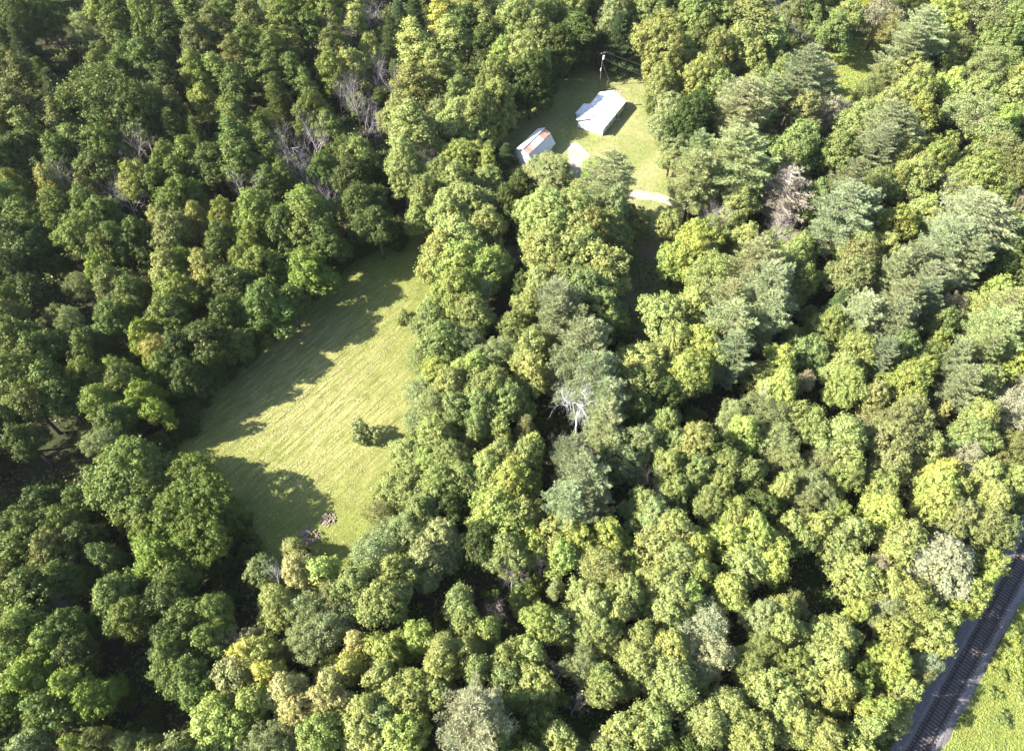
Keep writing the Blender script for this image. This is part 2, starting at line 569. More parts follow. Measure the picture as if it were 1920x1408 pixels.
# --- white house
hx = T3((22.45, 153.05), 60.0)
house = link('white_house', None, loc=(0, 0, 0), label='long low white house with white metal roof and side extension, on the shaded lawn', category='house')
L_, W_, HW, HR = 12.6, 6.9, 2.5, 4.15
g = Geo()
c = [hx(0, 0, 0), hx(L_, 0, 0), hx(L_, W_, 0), hx(0, W_, 0)]
t_ = [hx(0, 0, HW), hx(L_, 0, HW), hx(L_, W_, HW), hx(0, W_, HW)]
rdg = [hx(0, W_ / 2, HR), hx(L_, W_ / 2, HR)]
g.add(c + t_ + rdg, [(0, 1, 5, 4), (2, 3, 7, 6), (3, 0, 4, 8, 7), (1, 2, 6, 9, 5)])
link('wall', g.mesh('wall', M['white_paint']), house)
g = Geo()
for (p, q) in (((-.06, -.06), (L_ + .06, -.06)), ((L_ + .06, -.06), (L_ + .06, W_ + .06)), ((L_ + .06, W_ + .06), (-.06, W_ + .06)), ((-.06, W_ + .06), (-.06, -.06))):
    A, B = hx(*p, .15), hx(*q, .15)
    mid = (A + B) / 2
    g.box((mid[0], mid[1], .15), (float(np.linalg.norm(B - A)) + .06, .08, .30), math.atan2(B[1] - A[1], B[0] - A[0]))
link('foundation', g.mesh('foundation', M['concrete']), house)
ov = .35
sl = (HR - HW) / (W_ / 2)
roof = link('roof', None, house)
roof_sheets(roof, 'roof_sheet', hx(-ov, -ov, HW - ov * sl + .06), hx(L_ + ov, -ov, HW - ov * sl + .06), hx(L_ + ov, W_ / 2, HR + .06), hx(-ov, W_ / 2, HR + .06), 13, M['white_metal'])
roof_sheets(roof, 'roof_sheet', hx(L_ + ov, W_ + ov, HW - ov * sl + .06), hx(-ov, W_ + ov, HW - ov * sl + .06), hx(-ov, W_ / 2, HR + .06), hx(L_ + ov, W_ / 2, HR + .06), 13, M['white_metal'])
g = Geo()
A, B = hx(-ov, W_ / 2, HR + .085), hx(L_ + ov, W_ / 2, HR + .085)
g.box(tuple((A + B) / 2), (L_ + 2 * ov, .22, .05), R(60))
link('ridge_cap', g.mesh('ridge_cap', M['white_metal']), roof)
# gable fascia boards
def beam(P, Q, w, h, name, mat, par):
    g = Geo(); P, Q = np.array(P), np.array(Q)
    d = (Q - P) / np.linalg.norm(Q - P)
    sd = np.cross(d, (0, 0, 1.0)); sd /= np.linalg.norm(sd)
    up = np.cross(sd, d)
    vs = []
    for c_ in (P, Q):
        for a_, b_ in ((-.5, -.5), (.5, -.5), (.5, .5), (-.5, .5)):
            vs.append(c_ + sd * w * a_ + up * h * b_)
    g.add(vs, [(0, 3, 2, 1), (4, 5, 6, 7), (0, 1, 5, 4), (1, 2, 6, 5), (2, 3, 7, 6), (3, 0, 4, 7)])
    return link(name, g.mesh(name, mat), par)
for tt in (-ov - .03, L_ + ov + .03):
    beam(hx(tt, -ov, HW - ov * sl - .05), hx(tt, W_ / 2, HR - .04), .05, .2, 'fascia_board', M['trim'], roof)
    beam(hx(tt, W_ / 2, HR - .04), hx(tt, W_ + ov, HW - ov * sl - .05), .05, .2, 'fascia_board', M['trim'], roof)
# windows and door
def opening(fn, t, z, w, h, side, name, kind='window', par=None):
    """side: 'r' long right wall (w=0), 'f' front gable (t=0)"""
    a = R(60 if fn is hx else BARN_A)
    fr, pn = Geo(), Geo()
    if side == 'r':
        ctr = fn(t, -.045, z); an = a
    elif side == 'f':
        ctr = fn(-.045, t, z); an = a + R(90)
    e = np.array((math.cos(an), math.sin(an), 0))
    for s_ in (-1, 1):
        q = ctr + e * s_ * (w / 2 + .04)
        fr.box(tuple(q), (.08, .09, h + .16), an)
        q = ctr + np.array((0, 0, s_ * (h / 2 + .04)))
        fr.box(tuple(q), (w, .09, .08), an)
    fr.box(tuple(ctr), (w, .06, .05), an)
    o = link(name, fr.mesh(name, M['trim']), par)
    pn.box(tuple(ctr), (w - .01, .03, h - .01), an)
    link('pane' if kind == 'window' else 'panel', pn.mesh('pane', M['glass'] if kind == 'window' else M['dark']), o)
    return o
for t in (1.9, 4.0, 6.1, 9.6, 11.4):
    opening(hx, t, 1.55, .8, .85, 'r', 'window', par=house)
opening(hx, 7.9, 1.05, .85, 1.95, 'r', 'door', 'door', house)
opening(hx, 5.3, 1.5, .7, .6, 'f', 'window', par=house)
# side extension (lower roof to the left)
g = Geo()
x0, x1, wout = 2.7, 7.0, 1.75
g.add([hx(x0, W_ + .01, 0), hx(x1, W_ + .01, 0), hx(x1, W_ + wout, 0), hx(x0, W_ + wout, 0),
       hx(x0, W_ + .01, 2.15), hx(x1, W_ + .01, 2.15), hx(x1, W_ + wout, 1.85), hx(x0, W_ + wout, 1.85)],
      [(1, 2, 6, 5), (2, 3, 7, 6), (3, 0, 4, 7)])
ext = link('extension', g.mesh('extension', M['white_paint']), house)
roof_sheets(ext, 'roof_sheet', hx(x1 + .3, W_ + wout + .3, 1.86), hx(x0 - .3, W_ + wout + .3, 1.86), hx(x0 - .3, W_ + .3, 2.24), hx(x1 + .3, W_ + .3, 2.24), 4, M['white_metal'])
# chimney / flue at the far end, gas tank by the steps
g = Geo()
q = hx(L_ + .6, 1.7, 0)
g.tube((q[0], q[1], 0), (q[0], q[1], 4.3), .18, .18, 8)
g.tube((q[0], q[1], 4.3), (q[0], q[1], 4.5), .27, .27, 8)
link('flue_pipe', g.mesh('flue_pipe', M['brick']), house)
st = Geo()
for k in range(3):
    q = hx(7.9, -.35 - .3 * k, .36 - .12 * k)
    st.box((q[0], q[1], (.48 - .14 * k) / 2), (1.2, .3, .48 - .14 * k), R(60))
link('door_steps', st.mesh('door_steps', M['concrete']), house)

# --- barn with gambrel roof
BARN_A = 56.0
bx = T3((2.6, 141.9), BARN_A)
barn = link('gambrel_barn', None, label='small white barn with rust-streaked gambrel metal roof beside the house', category='barn')
LB, wb = 9.0, 2.75
g = Geo()
pr = [(-wb, 0), (-wb, 2.15), (-1.62, 3.9), (0, 4.65), (1.62, 3.9), (wb, 2.15), (wb, 0)]
n = len(pr)
g.add([bx(0, w, z) for w, z in pr] + [bx(LB, w, z) for w, z in pr],
      [tuple(range(n))[::-1], tuple(range(n, 2 * n)), (0, 1, n + 1, n), (n - 2, n - 1, 2 * n - 1, 2 * n - 2)])
link('wall', g.mesh('wall', M['white_paint']), barn)
broof = link('roof', None, barn)
o_ = .35
rp = [(-3.35, 1.65), (-1.75, 3.95), (0, 4.78), (1.75, 3.95), (3.35, 1.65)]
ru = [.56, .60, .50, .40, .30, .30, .34, .66, .70, .60]
def strip(i0, i1, cols, n=10):
    (wa, za), (wb_, zb) = rp[i0], rp[i1]
    roof_sheets(broof, 'roof_sheet', bx(-o_, wa, za), bx(LB + o_, wa, za), bx(LB + o_, wb_, zb), bx(-o_, wb_, zb), n, M['rust'], colors=cols)
strip(0, 1, [.1] * 10)
strip(1, 2, ru)
strip(3, 2, [.22, .15, .12, .1, .1, .1, .1, .1, .12, .15])
strip(4, 3, [.1] * 10)
beam(bx(-o_, 0, 4.84), bx(LB + o_, 0, 4.84), .28, .05, 'ridge_cap', M['white_metal'], broof)
beam(bx(-o_, -1.78, 3.93), bx(LB + o_, -1.78, 3.93), .08, .08, 'edge_flashing', M['steel'], broof)
for (a_, b_) in ((0, 1), (1, 2), (2, 3), (3, 4)):
    (wa, za), (wb2, zb) = rp[a_], rp[b_]
    beam(bx(-o_ - .04, wa, za - .08), bx(-o_ - .04, wb2, zb - .08), .05, .16, 'fascia_board', M['dark'] if a_ > 1 else M['trim'], broof)
opening(bx, .5, 3.6, .55, .5, 'f', 'loft_window', par=barn)
opening(bx, 1.7, 3.0, .35, .3, 'f', 'loft_window', par=barn)
g = Geo()
for i in range(4):
    q = bx(-.05, -1.15 + i * .6, 1.1)
    g.box(tuple(q), (.58, .06, 2.1), R(BARN_A + 90))
link('barn_door', g.mesh('barn_door', M['trim']), barn)
g = Geo()
for i in range(14):                       # corrugated siding ribs on the right wall
    q = bx(.3 + i * .64, -wb - .02, 1.05)
    g.box(tuple(q), (.08, .05, 2.0), R(BARN_A))
sd_ = link('siding_rib', g.mesh('siding_rib', M['white_paint']), barn)

# --- utility pole and wires
pole = link('utility_pole', None, loc=(23.3, 174.4, 0), label='slim wooden utility pole with pale transformer, in the shade behind the white house', category='utility pole')
g = Geo().tube((0, 0, 0), (0, 0, 9.6), .10, .07, 8)
link('mast', g.mesh('mast', M['pole']), pole)
g = Geo().box((0, 0, 9.2), (1.2, .09, .09), R(15))
link('crossarm', g.mesh('crossarm', M['pole']), pole)
g = Geo().tube((.28, -.1, 7.7), (.28, -.1, 8.7), .24, .24, 10)
link('transformer', g.mesh('transformer', M['pot']), pole)
g = Geo().tube((-.16, -.18, 4.5), (-.16, -.18, 5.2), .13, .13, 8)
link('meter_box', g.mesh('meter_box', M['pot']), pole)
for k in (-.5, 0, .5):
    g = Geo().tube((k * .966, k * .26, 9.26), (k * .966, k * .26, 9.46), .07, .05, 6)
    link('insulator', g.mesh('insulator', M['pot']), pole)
p2 = link('wooden_post', Geo().tube((0, 0, 0), (.5, -.3, 2.9), .12, .1, 7).mesh('wooden_post', M['pole']), loc=(24.6, 172.6, 0), label='short leaning post on the shaded lawn just right of the utility pole', category='post')
def wire(a, b, sag, label):
    g = Geo()
    a, b = np.array(a, float), np.array(b, float)
    n = 10
    P = [a + (b - a) * i / n - np.array((0, 0, 4 * sag * (i / n) * (1 - i / n))) for i in range(n + 1)]
    for i in range(n):
        g.tube(P[i], P[i + 1], .014, .014, 4)
    link('overhead_wire', g.mesh('overhead_wire', M['wire']), label=label, category='wire', group='wires on the utility pole')
wire((23.3 + .7, 174.6, 9.5), (47, 160.5, 10.5), .9, 'upper thin wire running right from the pole top into the round tree')
wire((23.35, 174.4, 8.0), (46, 158.5, 8.6), .9, 'lower thin wire running right from the transformer into the round tree')
wire((23.2, 174.2, 7.3), tuple(hx(L_, 2.5, 3.2)), .5, 'short service wire dropping from the pole to the white house roof')

# --- stone heaps at the field end
def heap(cx, cy, rad, n, seed, label):
    r = random.Random(seed)
    par = link('stone_heap', None, loc=(cx, cy, 0), label=label, category='stone heap')
    for i in range(n):
        a, d = r.uniform(0, 6.28), rad * math.sqrt(r.random())
        s = r.uniform(.09, .26) * (1.5 if r.random() < .08 else 1)
        g = Geo()
        vs = []
        for ring, (zz, rr_) in enumerate(((0, .9), (.5, 1.0), (.9, .55))):
            for k in range(6):
                t = k * math.pi / 3 + ring * .3
                q = rr_ * r.uniform(.8, 1.15)
                vs.append((q * math.cos(t) * s, q * math.sin(t) * s * .8, zz * s))
        fs = [(a_, (a_ + 1) % 6, (a_ + 1) % 6 + 6, a_ + 6) for a_ in range(6)] + [(a_ + 6, (a_ + 1) % 6 + 6, (a_ + 1) % 6 + 12, a_ + 12) for a_ in range(6)] + [(12, 13, 14, 15, 16, 17)]
        g.add(vs, fs)
        link('stone', g.mesh('stone', M['stone']), par, loc=(d * math.cos(a), d * math.sin(a), max(0, .3 * (1 - d / rad)) - .03), rot=(0, 0, r.uniform(0, 6)))
q = bp(617, 974); heap(q[0], q[1], 1.3, 70, 21, 'small sunlit heap of pale stones at the lower end of the mown field')
q = bp(582, 1005); heap(q[0], q[1], 1.7, 85, 22, 'wider grey stone heap in tree shade at the lower end of the field')

# ------------------------------------------------------------------ tree shapes
def unit(v):
    return v / np.maximum(np.linalg.norm(v, axis=-1, keepdims=True), 1e-9)

def leaf_quads(C, Nn, size, r, aspect=.62):
    """diamond leaves at C facing Nn"""
    n = len(C)
    t = unit(np.cross(Nn, unit(r.normal(size=(n, 3)))))
    b = np.cross(Nn, t)
    s = (size * r.uniform(.6, 1.25, n))[:, None]
    fold = Nn * s * .18
    V = np.empty((n, 4, 3), np.float32)
    V[:, 0] = C - t * s
    V[:, 1] = C - b * s * aspect + fold
    V[:, 2] = C + t * s
    V[:, 3] = C + b * s * aspect + fold
    return V.reshape(-1, 3)

def sphere_pts(n, r):
    i = np.arange(n) + .5
    ph = np.arccos(1 - 2 * i / n)
    th = np.pi * (1 + 5 ** .5) * i + r.uniform(0, 6)
    v = np.stack([np.cos(th) * np.sin(ph), np.sin(th) * np.sin(ph), np.cos(ph)], 1)
    return unit(v + r.normal(size=v.shape) * .16)

def broad_crown(seed, r0, h0, nsub, rz, cz, lobe, leaf, dens, pointy=0., rough=.38, low=-.55, up=.9):
    """crown built of several limb masses, each set with leafy clumps"""
    r = np.random.default_rng(seed)
    subs = []
    if nsub == 1:
        subs.append((np.array((0, 0, cz)), np.array((r0, r0, rz))))
    else:
        subs.append((np.array((0, 0, cz + rz * .12)), np.array((r0 * .58, r0 * .58, rz * .86))))
        a0 = r.uniform(0, 6.28)
        for k in range(nsub - 1):
            a = a0 + k * 6.28 / (nsub - 1) + r.uniform(-.35, .35)
            d = r0 * r.uniform(.30, .78)
            sr = r0 * r.uniform(.28, .50)
            subs.append((np.array((d * math.cos(a), d * math.sin(a), cz + rz * r.uniform(-.52, .40))), np.array((sr, sr, min(rz * .62, sr * r.uniform(1.0, 1.5))))))
    LC, LR, LN = [], [], []
    for k, (c, s) in enumerate(subs):
        area = 4 * np.pi * ((s[0] * s[0]) * .4 + .6 * s[0] * s[2])
        n = int(area / (lobe * lobe) * .62)
        d = sphere_pts(n, r)
        d = d[d[:, 2] > low]
        rad = r.uniform(.70, 1.14, len(d))[:, None]
        sc = np.ones((len(d), 3)) * s
        if pointy:
            zf = np.clip(d[:, 2], -1, 1)
            sc[:, :2] *= (1 - pointy * np.clip(zf, 0, 1) ** 1.5 * .8)[:, None]
            sc[:, :2] *= (1 - .25 * np.clip(-zf, 0, 1))[:, None]
        p = c + d * sc * rad
        keep = np.ones(len(p), bool)
        for j, (c2, s2) in enumerate(subs):
            if j != k:
                keep &= (((p - c2) / (s2 * .82)) ** 2).sum(1) > 1
        keep &= r.random(len(p)) > .13
        p = p[keep]; d = d[keep]
        LC.append(p); LN.append(unit(d / s)); LR.append(lobe * r.uniform(.55, 1.25, len(p)))
    LC, LN, LR = np.concatenate(LC), np.concatenate(LN), np.concatenate(LR)
    C, NN, tone = [], [], []
    for c, nn, lr in zip(LC, LN, LR):
        k = int(dens * lr * lr / (leaf * leaf))
        d = unit(r.normal(size=(k, 3)) + nn * .75 + np.array((0, 0, .35)))
        rad = lr * (1 - .55 * r.random(k) ** 2.2) * np.where(r.random(k) < .28, r.uniform(1.0, 1.85, k), 1.0)
        sq = np.array((.95, .95, up))
        C.append(c + d * rad[:, None] * sq)
        NN.append(unit(d + r.normal(size=(k, 3)) * rough + np.array((0, 0, .15))))
        tone.append(np.clip(r.normal(.5, .22) * .5 + r.random(k) * .5, 0, 1))
    # sparse inner foliage
    k = int(len(LC) * 10)
    ii = r.integers(0, len(LC), k)
    ctr = np.array((0, 0, cz))
    C.append(ctr + (LC[ii] - ctr) * r.uniform(.35, .9, (k, 1))); NN.append(unit(r.normal(size=(k, 3)))); tone.append(r.random(k) * .5)
    C, NN, tone = np.concatenate(C), np.concatenate(NN), np.concatenate(tone)
    return leaf_quads(C, NN, leaf, r), tone, LC

def limb_trunk(seed, h, cz, r0, tips, bw=.22, n=9):
    g = Geo()
    r = random.Random(seed)
    top = (r.uniform(-.3, .3), r.uniform(-.3, .3), cz + .2 * r0)
    mid = (r.uniform(-.2, .2), r.uniform(-.2, .2), cz * .5)
    g.tube((0, 0, 0), mid, bw, bw * .78, 7)
    g.tube(mid, top, bw * .78, bw * .35, 7)
    idx = [r.randrange(len(tips)) for _ in range(n)]
    for i in idx:
        t = tips[i]
        k = r.uniform(.5, .95)
        base = tuple(mid[j] + (top[j] - mid[j]) * k for j in range(3))
        mm = tuple((base[j] + t[j]) / 2 + (0, 0, .4)[j] for j in range(3))
        g.tube(base, mm, bw * .4, bw * .26, 5)
        g.tube(mm, tuple(t), bw * .26, bw * .1, 4)
    return g.mesh('trunk', M['bark'], True)

PROTO = {}
def add_broad(key, seed, r0, h0, **kw):
    V, tone, LC = broad_crown(seed, r0, h0, **kw)
    me = quads_mesh('crown_' + key, V, M['leaf'], 4, tone)
    PROTO.setdefault(key, []).append((me, limb_trunk(seed, h0, kw['cz'], r0, LC, bw=.06 * r0 + .04), r0, h0))

for i in range(7):
    add_broad('B', 100 + i, 3.4, 14.0, nsub=6 + i % 4, rz=5.2, cz=8.2, lobe=.47, leaf=.138, dens=4.4, pointy=(0., .5, .15, .6)[i % 4], up=1.15)
for i in range(4):
    add_broad('L', 150 + i, 5.2, 16.0, nsub=8 + i % 4, rz=6.3, cz=9.4, lobe=.56, leaf=.155, dens=4.4)
add_broad('X', 168, 9.0, 18.0, nsub=13, rz=7.2, cz=10.0, lobe=.58, leaf=.17, dens=4.2)
for i in range(4):
    add_broad('M', 170 + i, 2.2, 11.0, nsub=1 + (i % 2) * 3, rz=4.3, cz=6.3, lobe=.46, leaf=.13, dens=4.6)
for i in range(4):
    add_broad('T', 200 + i, 2.1, 14.0, nsub=1 + (i % 2) * 2, rz=5.6, cz=8.3, lobe=.55, leaf=.13, dens=4.4, pointy=.75)
for i in range(5):
    add_broad('G', 250 + i, 3.2, 12.5, nsub=5 + i % 3, rz=4.6, cz=7.6, lobe=.5, leaf=.10, dens=2.7, rough=.9)
for i in range(4):
    add_broad('H', 300 + i, 1.6, 2.1, nsub=4, rz=1.05, cz=1.0, lobe=.36, leaf=.10, dens=4.2, low=-.9)

def pine(seed, H, rad, cone=False, drop=0., sparse=1.0, needles=True):
    """whorled conifer: returns needle faces and a trunk with its limbs"""
    r = np.random.default_rng(seed)
    g = Geo()
    bw = .028 * H * .55
    g.tube((0, 0, 0), (0, 0, H * .5), bw, bw * .7, 7)
    g.tube((0, 0, H * .5), (0, 0, H * .99), bw * .7, .03, 6)
    P, D, W = [], [], []
    z = H * (.10 if cone else .26)
    zb = z
    lop = r.uniform(0, 6.28)
    while z < H * .985:
        f = (z - zb) / (H - zb)
        if cone:
            Lz = rad * (1 - f) ** .85 + .12
        else:
            Lz = rad * (np.sin(np.pi * min(1, (f * .78 + .24))) ** .7) * (1 - .25 * f) + .3
        nb = int(r.integers(5, 8)) if cone else int(r.integers(4, 7))
        a0 = r.uniform(0, 6.28)
        for k in range(nb):
            a = a0 + k * 6.283 / nb + r.normal() * .18
            L = Lz * r.uniform(.62, 1.12) * (1 + .16 * math.cos(a - lop))
            rise = (-.12 if cone else .12 + .45 * f)
            dirv = np.array((math.cos(a), math.sin(a), 0))
            def bp_(t):
                return np.array((0, 0, z)) + dirv * L * t + np.array((0, 0, L * (rise * t + (.16 if not cone else .10) * t * t)))
            g.tube(bp_(0), bp_(.55), bw * .22 + .015, bw * .14, 4)
            g.tube(bp_(.55), bp_(1.), bw * .14, .012, 3)
            step = .26
            t = .22 if not cone else .15
            while t < 1.0:
                c = bp_(t)
                for sgn in (-1, 1):
                    tl = (L * .42 * (1 - t) + .32) * r.uniform(.7, 1.2)
                    ta = a + sgn * r.uniform(.65, 1.0)
                    td = np.array((math.cos(ta), math.sin(ta), .18 if not cone else -.05))
                    m = max(1, int(tl / .2))
                    for q in range(m + 1):
                        if r.random() > sparse:
                            continue
                        P.append(c + td * tl * (q + .3) / (m + 1) + r.normal(size=3) * .05)
                        D.append(td); W.append(f)
                t += step / max(L, .6)
            for q in range(3):
                P.append(bp_(.92 + .06 * q)); D.append(dirv + np.array((0, 0, .25))); W.append(f)
        z += H * (.030 if cone else .038) * r.uniform(.8, 1.3)
    for q in range(6):
        P.append(np.array((0, 0, H - q * .12))); D.append(np.array((0, 0, 1.))); W.append(1)
    tr = g.mesh('trunk', M['bark'], True)
    P, D = np.array(P), unit(np.array(D))
    nb = 6 if not cone else 5
    PP = np.repeat(P, nb, 0); DD = np.repeat(D, nb, 0)
    n = len(PP)
    dd = unit(DD + r.normal(size=(n, 3)) * .55 + np.array((0, 0, .30 if not cone else .05)))
    L = r.uniform(.20, .42, n)[:, None] * (1.0 if not cone else .75)
    s = unit(np.cross(dd, unit(r.normal(size=(n, 3)) + np.array((0, 0, .6)))))
    w = .045
    V = np.empty((n, 3, 3), np.float32)
    V[:, 0] = PP - s * w; V[:, 1] = PP + s * w; V[:, 2] = PP + dd * L
    tone = np.repeat(np.clip(r.normal(.5, .2, len(P)), 0, 1), nb) * .6 + r.random(n) * .4
    return V.reshape(-1, 3), tone, tr, g

for i in range(5):
    V, tone, tr, g = pine(400 + i, 18.0, 3.9)
    PROTO.setdefault('P', []).append((quads_mesh('needles_pine', V, M['needle'], 3, tone), tr, 3.7, 18.0))
for i in range(3):
    V, tone, tr, g = pine(430 + i, 13.0, 2.5, cone=True)
    PROTO.setdefault('S', []).append((quads_mesh('needles_spruce', V, M['needle'], 3, tone), tr, 2.4, 13.0))
V, tone, tr, g = pine(450, 18.0, 3.9, sparse=.55)
PROTO['K'] = [(quads_mesh('needles_dead', V, M['needle'], 3, tone), g.mesh('trunk', M['dead']), 3.7, 18.0)]

def bare(seed, H, rad):
    """leafless tree: trunk and a fan of forking branches and twigs"""
    r = random.Random(seed)
    tr, br = Geo(), Geo()
    def grow(p, d, L, w, lev):
        n = 3 if lev < 3 else 2
        q = p
        for k in range(n):
            d = d + np.array([r.gauss(0, .12), r.gauss(0, .12), r.gauss(.03, .08)])
            d = d / np.linalg.norm(d)
            q2 = q + d * L / n
            w2 = w * (1 - .22)
            (tr if lev == 0 else br).tube(q, q2, w, w2, 6 if lev == 0 else 3)
            w = w2
            if lev < 4 and (lev > 0 or k > 0):
                for c in range(2 if lev else 3):
                    a = r.uniform(0, 6.28)
                    sp = r.uniform(.45, .95)
                    x = np.cross(d, (math.cos(a), math.sin(a), .3)); x /= np.linalg.norm(x)
                    grow(q2, (d * math.cos(sp) + x * math.sin(sp)), L * r.uniform(.5, .68), w * .55, lev + 1)
            q = q2
    grow(np.array((0., 0., 0.)), np.array((0., 0., 1.)), H * .5, .2, 0)
    vs = np.array(br.v); rr_ = np.sqrt((vs[:, :2] ** 2).sum(1)); k = rad / np.percentile(rr_, 96)
    zt = vs[:, 2].max()
    def fit(geo):
        geo.v = [(v[0] * k, v[1] * k, v[2] * H / zt) for v in geo.v]
    fit(br); fit(tr)
    return br.mesh('branches', M['dead']), tr.mesh('trunk', M['dead'])
for i in range(4):
    b_, t_m = bare(500 + i, 13.0, 3.2)
    PROTO.setdefault('D', []).append((b_, t_m, 3.2, 13.0))

# ------------------------------------------------------------------ trees: kind colour x y radius height
PAL = {'d': (.060, .085, .020), 'g': (.175, .210, .064), 'm': (.094, .128, .028), 'n': (.102, .150, .026), 'q': (.145, .180, .038), 'c': (.138, .190, .028), 'e': (.118, .130, .038), 'v': (.238, .280, .070), 'y': (.240, .268, .085),
       'Y': (.30, .305, .075), 'l': (.215, .215, .055), 'k': (.33, .32, .13), 'o': (.200, .210, .075), 'r': (.28, .26, .10),
       's': (.215, .245, .100), 'b': (.19, .225, .11), 't': (.30, .27, .17), 'w': (.29, .30, .17), 'p': (.20, .17, .18)}
PALP = {'b': (.275, .310, .160), 'v': (.27, .31, .13), 'y': (.27, .31, .12), 'w': (.37, .37, .21), 'k': (.27, .245, .205), 'd': (.06, .09, .03), 'g': (.10, .14, .05), 's': (.17, .21, .12)}
PALD = {'p': (.42, .36, .385), 't': (.46, .41, .34), 'w': (.66, .63, .60)}
WORD = {'d': 'dark green', 'g': 'mid-green', 'm': 'mid-green', 'n': 'deep green', 'q': 'light green', 'c': 'bright green', 'e': 'olive', 'v': 'bright green', 'y': 'light green', 'Y': 'yellow', 'l': 'yellow-olive', 'k': 'pale yellow',
        'o': 'olive', 'r': 'orange-tinged', 's': 'grey-green', 'b': 'blue-green', 't': 'tan-green', 'w': 'silvery', 'p': 'grey'}
KIND = {'T': ('slender_tree', 'slender tree', 'slender tree'), 'G': ('feathery_tree', 'feathery tree', 'fine-leaved tree'),
        'P': ('pine_tree', 'pine', 'pine'), 'S': ('spruce_tree', 'spruce', 'pointed conifer'),
        'K': ('dead_pine', 'dead pine', 'dying pine'), 'D': ('bare_tree', 'bare tree', 'leafless tree'), 'H': ('shrub', 'shrub', 'low shrub')}
GROUP = {'broadleaf_tree': 'dark and mid-green broadleaf trees', 'leafy_tree': 'light green leafy trees', 'yellow_tree': 'yellowing trees',
         'slender_tree': 'slender trees of the upper woods', 'feathery_tree': 'fine-leaved feathery trees', 'pine_tree': 'white pines',
         'spruce_tree': 'pointed conifers', 'dead_pine': None, 'bare_tree': 'leafless trees', 'shrub': 'low shrubs', 'sapling': 'young trees of the understorey'}
def kind_of(k, c):
    if k == 'B':
        if c in 'Ykrl':
            return 'yellow_tree', 'yellowing tree', 'round tree'
        if c in 'yvqc':
            return 'leafy_tree', 'leafy tree', 'leafy tree'
        return 'broadleaf_tree', 'broadleaf tree', 'round tree'
    if k == 'P' and c == 'k':
        return KIND['K']
    return KIND[k]

